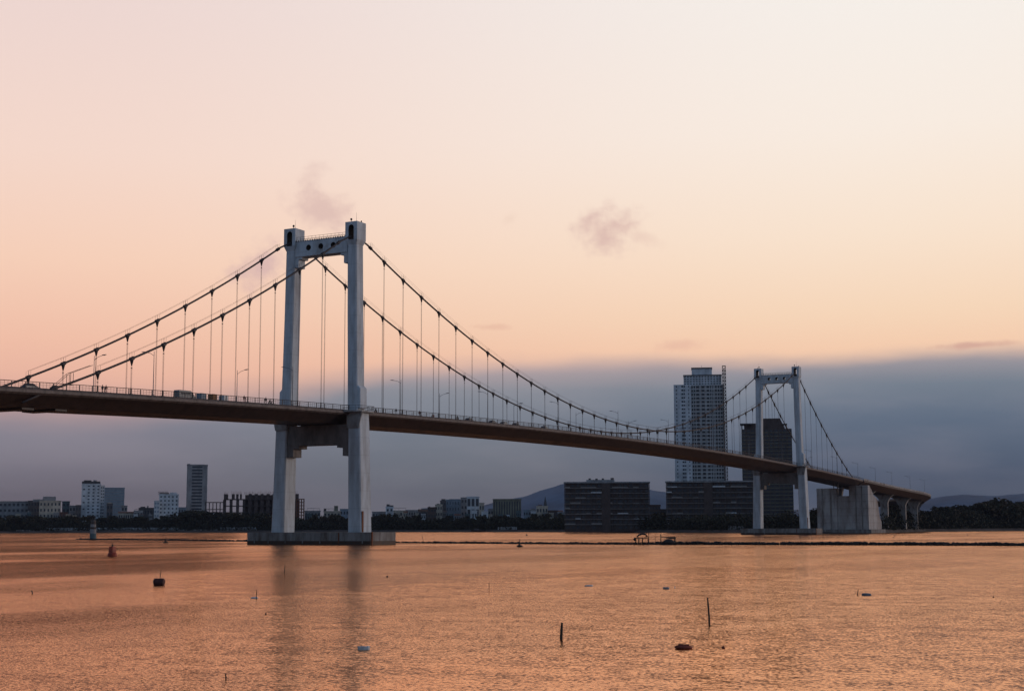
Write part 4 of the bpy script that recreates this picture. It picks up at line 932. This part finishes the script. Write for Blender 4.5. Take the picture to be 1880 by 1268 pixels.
# undergrowth along the bank: nobody could count it
def under(x0, x1, hf, rows, seed, name='undergrowth'):
    q = random.Random(seed); m = MB(); px = x0
    while px < x1:
        for _ in range(rows):
            d = sd(px)+q.uniform(10, 34); h = hf*q.uniform(.5, 1.25)*(1+.5*noise.noise(Vector((px*.05, 1, 0)))); p = gp(px+q.uniform(-1, 1), d); rr = q.uniform(1.4, 2.6)
            for _ in range(13):
                dd = Vector((q.gauss(0, 1)*rr, q.gauss(0, 1)*rr, q.uniform(0, h))); s = q.uniform(.6, 1.3); u = Vector((q.gauss(0, 1), q.gauss(0, 1), q.gauss(0, .7))).normalized(); v = u.orthogonal().normalized(); w_ = u.cross(v); c = p+dd
                m.add([c+v*s, c+w_*s*.6, c-v*s, c-w_*s*.6], [(0, 1, 2, 3)])
        px += 1.5
    return tag(m.build(name, LEAF), kind='stuff')
under(-100, 1500, 8.5, 5, 3); under(1625, 1960, 9, 5, 4)

# ------------------------------------------------------------------ breakwater, beacon, huts
jet = [(142, 990), (170, 990.3), (300, 991.5), (450, 993.5), (590, 995), (724, 996), (840, 997), (960, 998), (1080, 998.8), (1230, 999.4), (1400, 999.8), (1600, 1000.3), (1850, 1001.3), (2100, 1003.5)]
JP = [atZ(px, py, 0) for px, py in jet]
def jpos(px):
    for (a, _), (b_, _), P, Q in zip(jet, jet[1:], JP, JP[1:]):
        if a <= px <= b_: return P+(Q-P)*((px-a)/(b_-a))
    return JP[-1]
m = MB(); q = random.Random(9)
px = 142.
while px < 2095:
    P = jpos(px); d = (P-CAM).length; pm = FPX/d
    hh = {0: .3}.get(0) if px < 150 else (.42 if px < 460 else .28 if px < 800 else .4 if px < 1200 else .6)
    hh *= 1+.35*noise.noise(Vector((px*.02, 2, 0)))
    for _ in range(2):
        s = q.uniform(.28, .62); m.ball((P.x+q.gauss(0, .45), P.y+q.gauss(0, .45), hh-s*.55+q.uniform(-.15, .06)), s*1.25, s*1.1, s*.8, 6, 4, .28, q)
    px += .42*pm*.9 if px < 1200 else .36*pm
cr = []
for i in range(len(JP)-1):
    for k in range(8): cr.append(JP[i]+(JP[i+1]-JP[i])*(k/8))
rings = []
for i, P in enumerate(cr):
    T = (cr[min(i+1, len(cr)-1)]-cr[max(0, i-1)]).normalized(); n_ = Vector((-T.y, T.x, 0)); rings.append([P-n_*1.5+Vector((0, 0, -.8)), P-n_*.5+Vector((0, 0, .12)), P+n_*.5+Vector((0, 0, .12)), P+n_*1.5+Vector((0, 0, -.8))])
m.loft(rings); bw = m.build('breakwater', ROCK); tag(bw, 'long low breakwater of black rocks crossing the whole river behind the near pile cap', 'breakwater')
P = jpos(170.5); bc = empty('beacon', tuple(P), 'banded grey and white beacon at the left end of the breakwater', 'beacon')
MB().loft([[(r_*cos(k*pi/4), r_*sin(k*pi/4), z_) for k in range(8)] for r_, z_ in ((2.4, -.5), (1.9, .5))]).build('base', ROCK, bc)
zz = [.5, 2.4, 4.1, 4.9, 6.0, 6.9, 7.6]
for k, (a, b_, mm) in enumerate(zip(zz, zz[1:], (TEAL, GREY, BROWN, GREY, BROWN, DGREY))): MB().tube([(0, 0, a+.002), (0, 0, b_)], 1.25-.06*k, 12).build('band', mm, bc)
MB().tube([(0, 0, 7.6), (0, 0, 8.4)], .3, 8).build('lantern', BLACK, bc)
def onj(px, dz=0.): P = jpos(px); return Vector((P.x, P.y, dz))
def scr(px, py, D0):  # height above water of a pixel at the distance of point D0
    return atD(px, py, sqrt((D0.x-CAM.x)**2+(D0.y-CAM.y)**2)).z
P = onj(1180); hut = empty('fishing_hut', tuple(P), 'stilted fishing platform with a rounded torn canopy on the breakwater', 'hut', YAW-pi/2)
pm = FPX/(P-CAM).length; X_ = lambda px: (px-1180)/pm; Z_ = lambda py: scr(1180, py, P)
MB().box(X_(1167.5), X_(1191.5), -1.4, 1.4, Z_(987.8), Z_(986.4)).build('platform', WOODM, hut)
for px_ in (1168, 1173.5, 1180, 1191):
    MB().tube([(X_(px_), -1.2, -.3), (X_(px_), -1.2, Z_(987.6))], .11, 6).build('stilt', WOODM, hut); MB().tube([(X_(px_)+.15, 1.2, -.3), (X_(px_)+.15, 1.2, Z_(987.6))], .11, 6).build('stilt', WOODM, hut)
arc = [(X_(1171), Z_(984.3)), (X_(1173), Z_(981.3)), (X_(1177), Z_(978.8)), (X_(1182), Z_(978)), (X_(1186), Z_(979.6)), (X_(1189.5), Z_(983.6))]
MB().loft([[(a, y, b_+e*.12) for a, b_ in arc]+[(a, y, b_-.45*(1-abs(i-2.5)/4)) for i, (a, b_) in reversed(list(enumerate(arc)))] for e, y in ((0, -1.3), (1, 0), (0, 1.3))]).build('canopy', TARP, hut)
for px_ in (1172.5, 1188): MB().tube([(X_(px_), -1.1, Z_(987)), (X_(px_), -1.1, Z_(982))], .05, 5).build('post', WOODM, hut); MB().tube([(X_(px_), 1.1, Z_(987)), (X_(px_), 1.1, Z_(982))], .05, 5).build('post', WOODM, hut)
MB().ball((X_(1166.5), 0, Z_(989.5)), .32, .3, .38, 8, 6, .1, q).build('net_bundle', BLACK, hut)
P2 = onj(1227); sh = empty('shelter', tuple(P2), 'low fishing shelter with flat sagging roof on the breakwater, right of the rounded canopy', 'hut', YAW-pi/2)
X2 = lambda px: (px-1227)/pm
for px_, py_ in ((1213.4, 980), (1239, 985.5)): MB().tube([(X2(px_), -.9, -.3), (X2(px_)-.05, -.9, Z_(py_))], .16, 6, .09).build('post', WOODM, sh)
MB().tube([(X2(1213.4), -.9, Z_(985.6)), (X2(1239), -.9, Z_(985.4))], .09, 5).build('ridge_pole', WOODM, sh)
MB().loft([[(X2(1223), y, Z_(986)), (X2(1232), y, Z_(985.2)), (X2(1240), y, Z_(985)), (X2(1240), y, Z_(988.6)), (X2(1232), y, Z_(988.6)), (X2(1224), y, Z_(987.4))] for y in (-1.2, 1.2)]).build('roof', TARP, sh)
MB().tube([(X2(1239), 1, -.3), (X2(1239), 1, Z_(986))], .08, 6).build('post', WOODM, sh)
def hull(name, par, m, ln, bm, h, sheer=.35, loc=None, label=None, cat=None, rz=0.):
    secs = []
    for k in range(9):
        u = -1+k/4; wdt = bm*max(.04, (1-abs(u)**2.6)); z0 = -.15+.25*abs(u)**3; z1 = h+sheer*abs(u)**2.4
        secs.append([(u*ln/2, -wdt*.5, z1), (u*ln/2, -wdt*.35, z0), (u*ln/2, wdt*.35, z0), (u*ln/2, wdt*.5, z1), (u*ln/2, wdt*.42, z1-.04), (u*ln/2, wdt*.3, z0+.12), (u*ln/2, -wdt*.3, z0+.12), (u*ln/2, -wdt*.42, z1-.04)])
    o = MB().loft(secs).build(name, m, par)
    if loc is not None: o.location = loc
    o.rotation_euler = (0, 0, rz)
    if label: tag(o, label, cat)
    return o
Pb = onj(1226)-Vector((FW.x, FW.y, 0))*2.2
bt = empty('boat', tuple(Pb), 'dark moored boat with covered middle under the low shelter', 'boat', YAW-pi/2)
hull('hull', bt, BLACK, 24/pm, 1.5, .55); MB().ball((0, 0, .5), 1.5, .6, .95, 10, 6).build('cover', TARP, bt)
Pb = onj(1249)-Vector((FW.x, FW.y, 0))*2.0
bt = empty('boat', tuple(Pb), 'slim dark skiff with raised bow right of the low shelter', 'boat', YAW-pi/2)
hull('hull', bt, WOODM, 19/pm, 1.1, .2, .7); MB().box(-.5, -.3, -.4, .4, .15, .22).build('thwart', WOODM, bt)
# ------------------------------------------------------------------ poles, buoys and floats
def pole(px, y0, y1, r, label, name='pole', lean=0., base=None, cat='pole'):
    P = base if base is not None else atZ(px, y1, 0); d = sqrt((P.x-CAM.x)**2+(P.y-CAM.y)**2); h = atD(px, y0, d).z
    q = random.Random(int(px*7)); l = lean/(FPX/d)
    m = MB().tube([(0, 0, -.8), (RT.x*l*.2+q.uniform(-1, 1)*r*.4, RT.y*l*.2, h*.25), (RT.x*l*.6, RT.y*l*.6, h*.6), (RT.x*l, RT.y*l, h)], [r*1.1, r, r*.92, r*.7], 7)
    o = m.build(name, WOODM); o.location = (P.x, P.y, 0); tag(o, label, cat); return o
pole(1191.5, 977.5, 998, .09, 'thin upright post at the right corner of the stilted platform', base=onj(1192))
pole(1204.4, 979, 998, .045, 'very thin pole standing alone between the two breakwater shelters', base=onj(1204.4))
pole(1030, 1142, 1173, .058, 'short thick mooring stake in the foreground, centre right', lean=2)
pole(1303, 1096, 1145, .045, 'tall thin stake in the foreground, the tallest one in the water', lean=-3)
pole(294, 1045, 1062, .03, 'thin leaning stick behind the black drum buoy', lean=1)
pole(522, 1037, 1051, .04, 'thin stick in the water before the near tower far leg', lean=1)
pole(471, 1082, 1099, .025, 'thin stick beside the small grey float on the left')
pole(898, 1068, 1084, .02, 'thin pale stick in the middle of the water')
pole(415, 1235, 1246, .02, 'stub of a stick at the very bottom of the photo', lean=-1)
pole(1574, 1081, 1092, .03, 'bent stick left of the wedge shaped grey float', lean=2)
pole(60, 1083, 1089, .04, 'tiny stick near the photo left edge', lean=-2)
pole(1470, 979, 988, .12, 'leaning stake in the water just below the far tower pile cap', lean=-5)
pole(1442, 976, 982, .12, 'small tilted stake left of the leaning one by the far pile cap', lean=3)
pole(1640, 981, 987, .12, 'tilted stake in the water before the right hand viaduct piers', lean=4)
pole(1776, 980, 983, .12, 'tiny stake in the water on the right, beyond the breakwater')
pole(777, 980, 994, .06, 'thin leaning rod standing on the breakwater right of the near pile cap', lean=-3, base=onj(779))
P = atZ(206, 1020.5, 0); by = empty('channel_buoy', (P.x, P.y, 0), 'red channel buoy with square topped tower on the left', 'buoy')
MB().tube([(0, 0, -.5), (0, 0, .42), (0, 0, .62)], [.72, .72, .5], 14).build('float', BUOYR, by)
MB().loft([[(-.42, -.42, .62), (.42, -.42, .62), (.42, .42, .62), (-.42, .42, .62)], [(-.36, -.36, 1.55), (.36, -.36, 1.55), (.36, .36, 1.55), (-.36, .36, 1.55)]]).build('tower', BUOYR, by)
MB().tube([(0, 0, 1.55), (0, 0, 1.7), (0, 0, 2.1)], [.2, .12, .03], 8).build('lantern', BLACK, by)
for px, y1, s, lab in ((304, 996.5, 1.25, 'small black buoy with mast before the breakwater on the left'), (954, 1003.5, 1.15, 'black buoy with pointed mast before the breakwater in the middle')):
    P = atZ(px, y1, 0); by = empty('mast_buoy', (P.x, P.y, 0), lab, 'buoy')
    MB().tube([(0, 0, -.3), (0, 0, .25*s), (0, 0, .42*s)], [.55*s, .6*s, .25*s], 12).build('float', BLACK, by)
    MB().tube([(0, 0, .4*s), (0, 0, 1.0*s), (0, 0, 1.55*s)], [.2*s, .1*s, .03], 8).build('mast', BLACK, by)
P = atZ(292, 1074, 0); db = MB().tube([(-.42*cos(YAW-pi/2), -.42*sin(YAW-pi/2), .2), (-.36*cos(YAW-pi/2), -.36*sin(YAW-pi/2), .21), (.36*cos(YAW-pi/2), .36*sin(YAW-pi/2), .21), (.42*cos(YAW-pi/2), .42*sin(YAW-pi/2), .2)], [.22, .34, .34, .22], 16).build('drum_buoy', BUOYR, smooth=False)
db.location = (P.x, P.y, 0); tag(db, 'dark reddish barrel buoy floating low on the left', 'buoy'); db.data.materials[0] = mat('dark_red_drum', (.06, .015, .012), .6, .3, 3)
def float_block(px, py, w, h, dep, m, label, taper=.8, rz=0., name='float'):
    P = atZ(px, py, 0); q = random.Random(int(px))
    rings = []
    for k, (z_, s) in enumerate(((-.1, .95), (h*.35, 1.0), (h*.8, .97), (h, taper))):
        rings.append([(cos(a)*w/2*s*(1/max(abs(cos(a)), abs(sin(a))))**.55*(1+q.uniform(-.05, .05)), sin(a)*dep/2*s*(1/max(abs(cos(a)), abs(sin(a))))**.55*(1+q.uniform(-.05, .05)), z_+q.uniform(-.01, .01)) for a in [2*pi*i/14 for i in range(14)]])
    o = MB().loft(rings).build(name, m); o.location = (P.x, P.y, 0); o.rotation_euler = (q.uniform(-.05, .05), q.uniform(-.05, .05), YAW-pi/2+rz); tag(o, label, 'float'); return o
float_block(668, 1192, .46, .13, .3, FOAM, 'grey foam block with dark edge floating in the foreground below the tower reflections', .86, .1)
float_block(467, 1098, .45, .09, .25, FOAM, 'small dirty grey float beside a thin stick, left foreground', .6)
float_block(1081, 1075.5, .62, .1, .3, FOAM, 'flat dark topped float, left one of the two in mid river', .5)
float_block(1223, 1080.5, .46, .13, .3, mat('blue_foam', (.2, .21, .23), .8, .3, 4), 'small blue grey block floating in mid river, right of the flat one', .9)
float_block(1591, 1092.5, .62, .15, .3, mat('blue_foam_b', (.17, .18, .2), .8, .3, 4), 'wedge shaped grey blue float on the right beside a bent stick', .45)
float_block(1239, 1079, .06, .12, .06, FOAM, 'tiny pale float right of the small blue grey block', .6)
P = atZ(1255, 1190, 0); hb = MB().ball((0, 0, .05), .34, .14, .1, 14, 8).build('float', REDW, smooth=True); hb.location = (P.x, P.y, 0); hb.rotation_euler = (0, .03, YAW-pi/2); tag(hb, 'red brown elongated float in the right foreground, the largest one', 'float')
MB().box(-.2, .2, -.05, .05, .13, .165).build('ridge', REDW, hb)
for px, py, r_, lab in ((1328, 1189, .062, 'small round red brown float right of the elongated one'), (1824, 1096, .05, 'tiny black float near the photo right edge'), (711, 1058.5, .09, 'tiny dark float right of the tower reflections'), (967, 982.5, .5, 'tiny dark float beyond the breakwater in mid river'), (488, 1127, .05, 'tiny dark scrap floating left of the far leg reflection')):
    P = atZ(px, py, 0); o = MB().ball((0, 0, r_*.5), r_*1.2, r_, r_*.9, 10, 6, .06, q).build('float', REDW if px == 1328 else BLACK); o.location = (P.x, P.y, 0); tag(o, lab, 'float')
Pb = gp(878, sd(878)-9, 0); bt = empty('boat', tuple(Pb), 'long low dark boat moored at the far shore below the columned office', 'boat', YAW-pi/2)
hull('hull', bt, BLACK, 13, 3, 1.3, .8); MB().box(-3.5, .5, -1, 1, 1.1, 2.9).build('cabin', DGREY, bt)
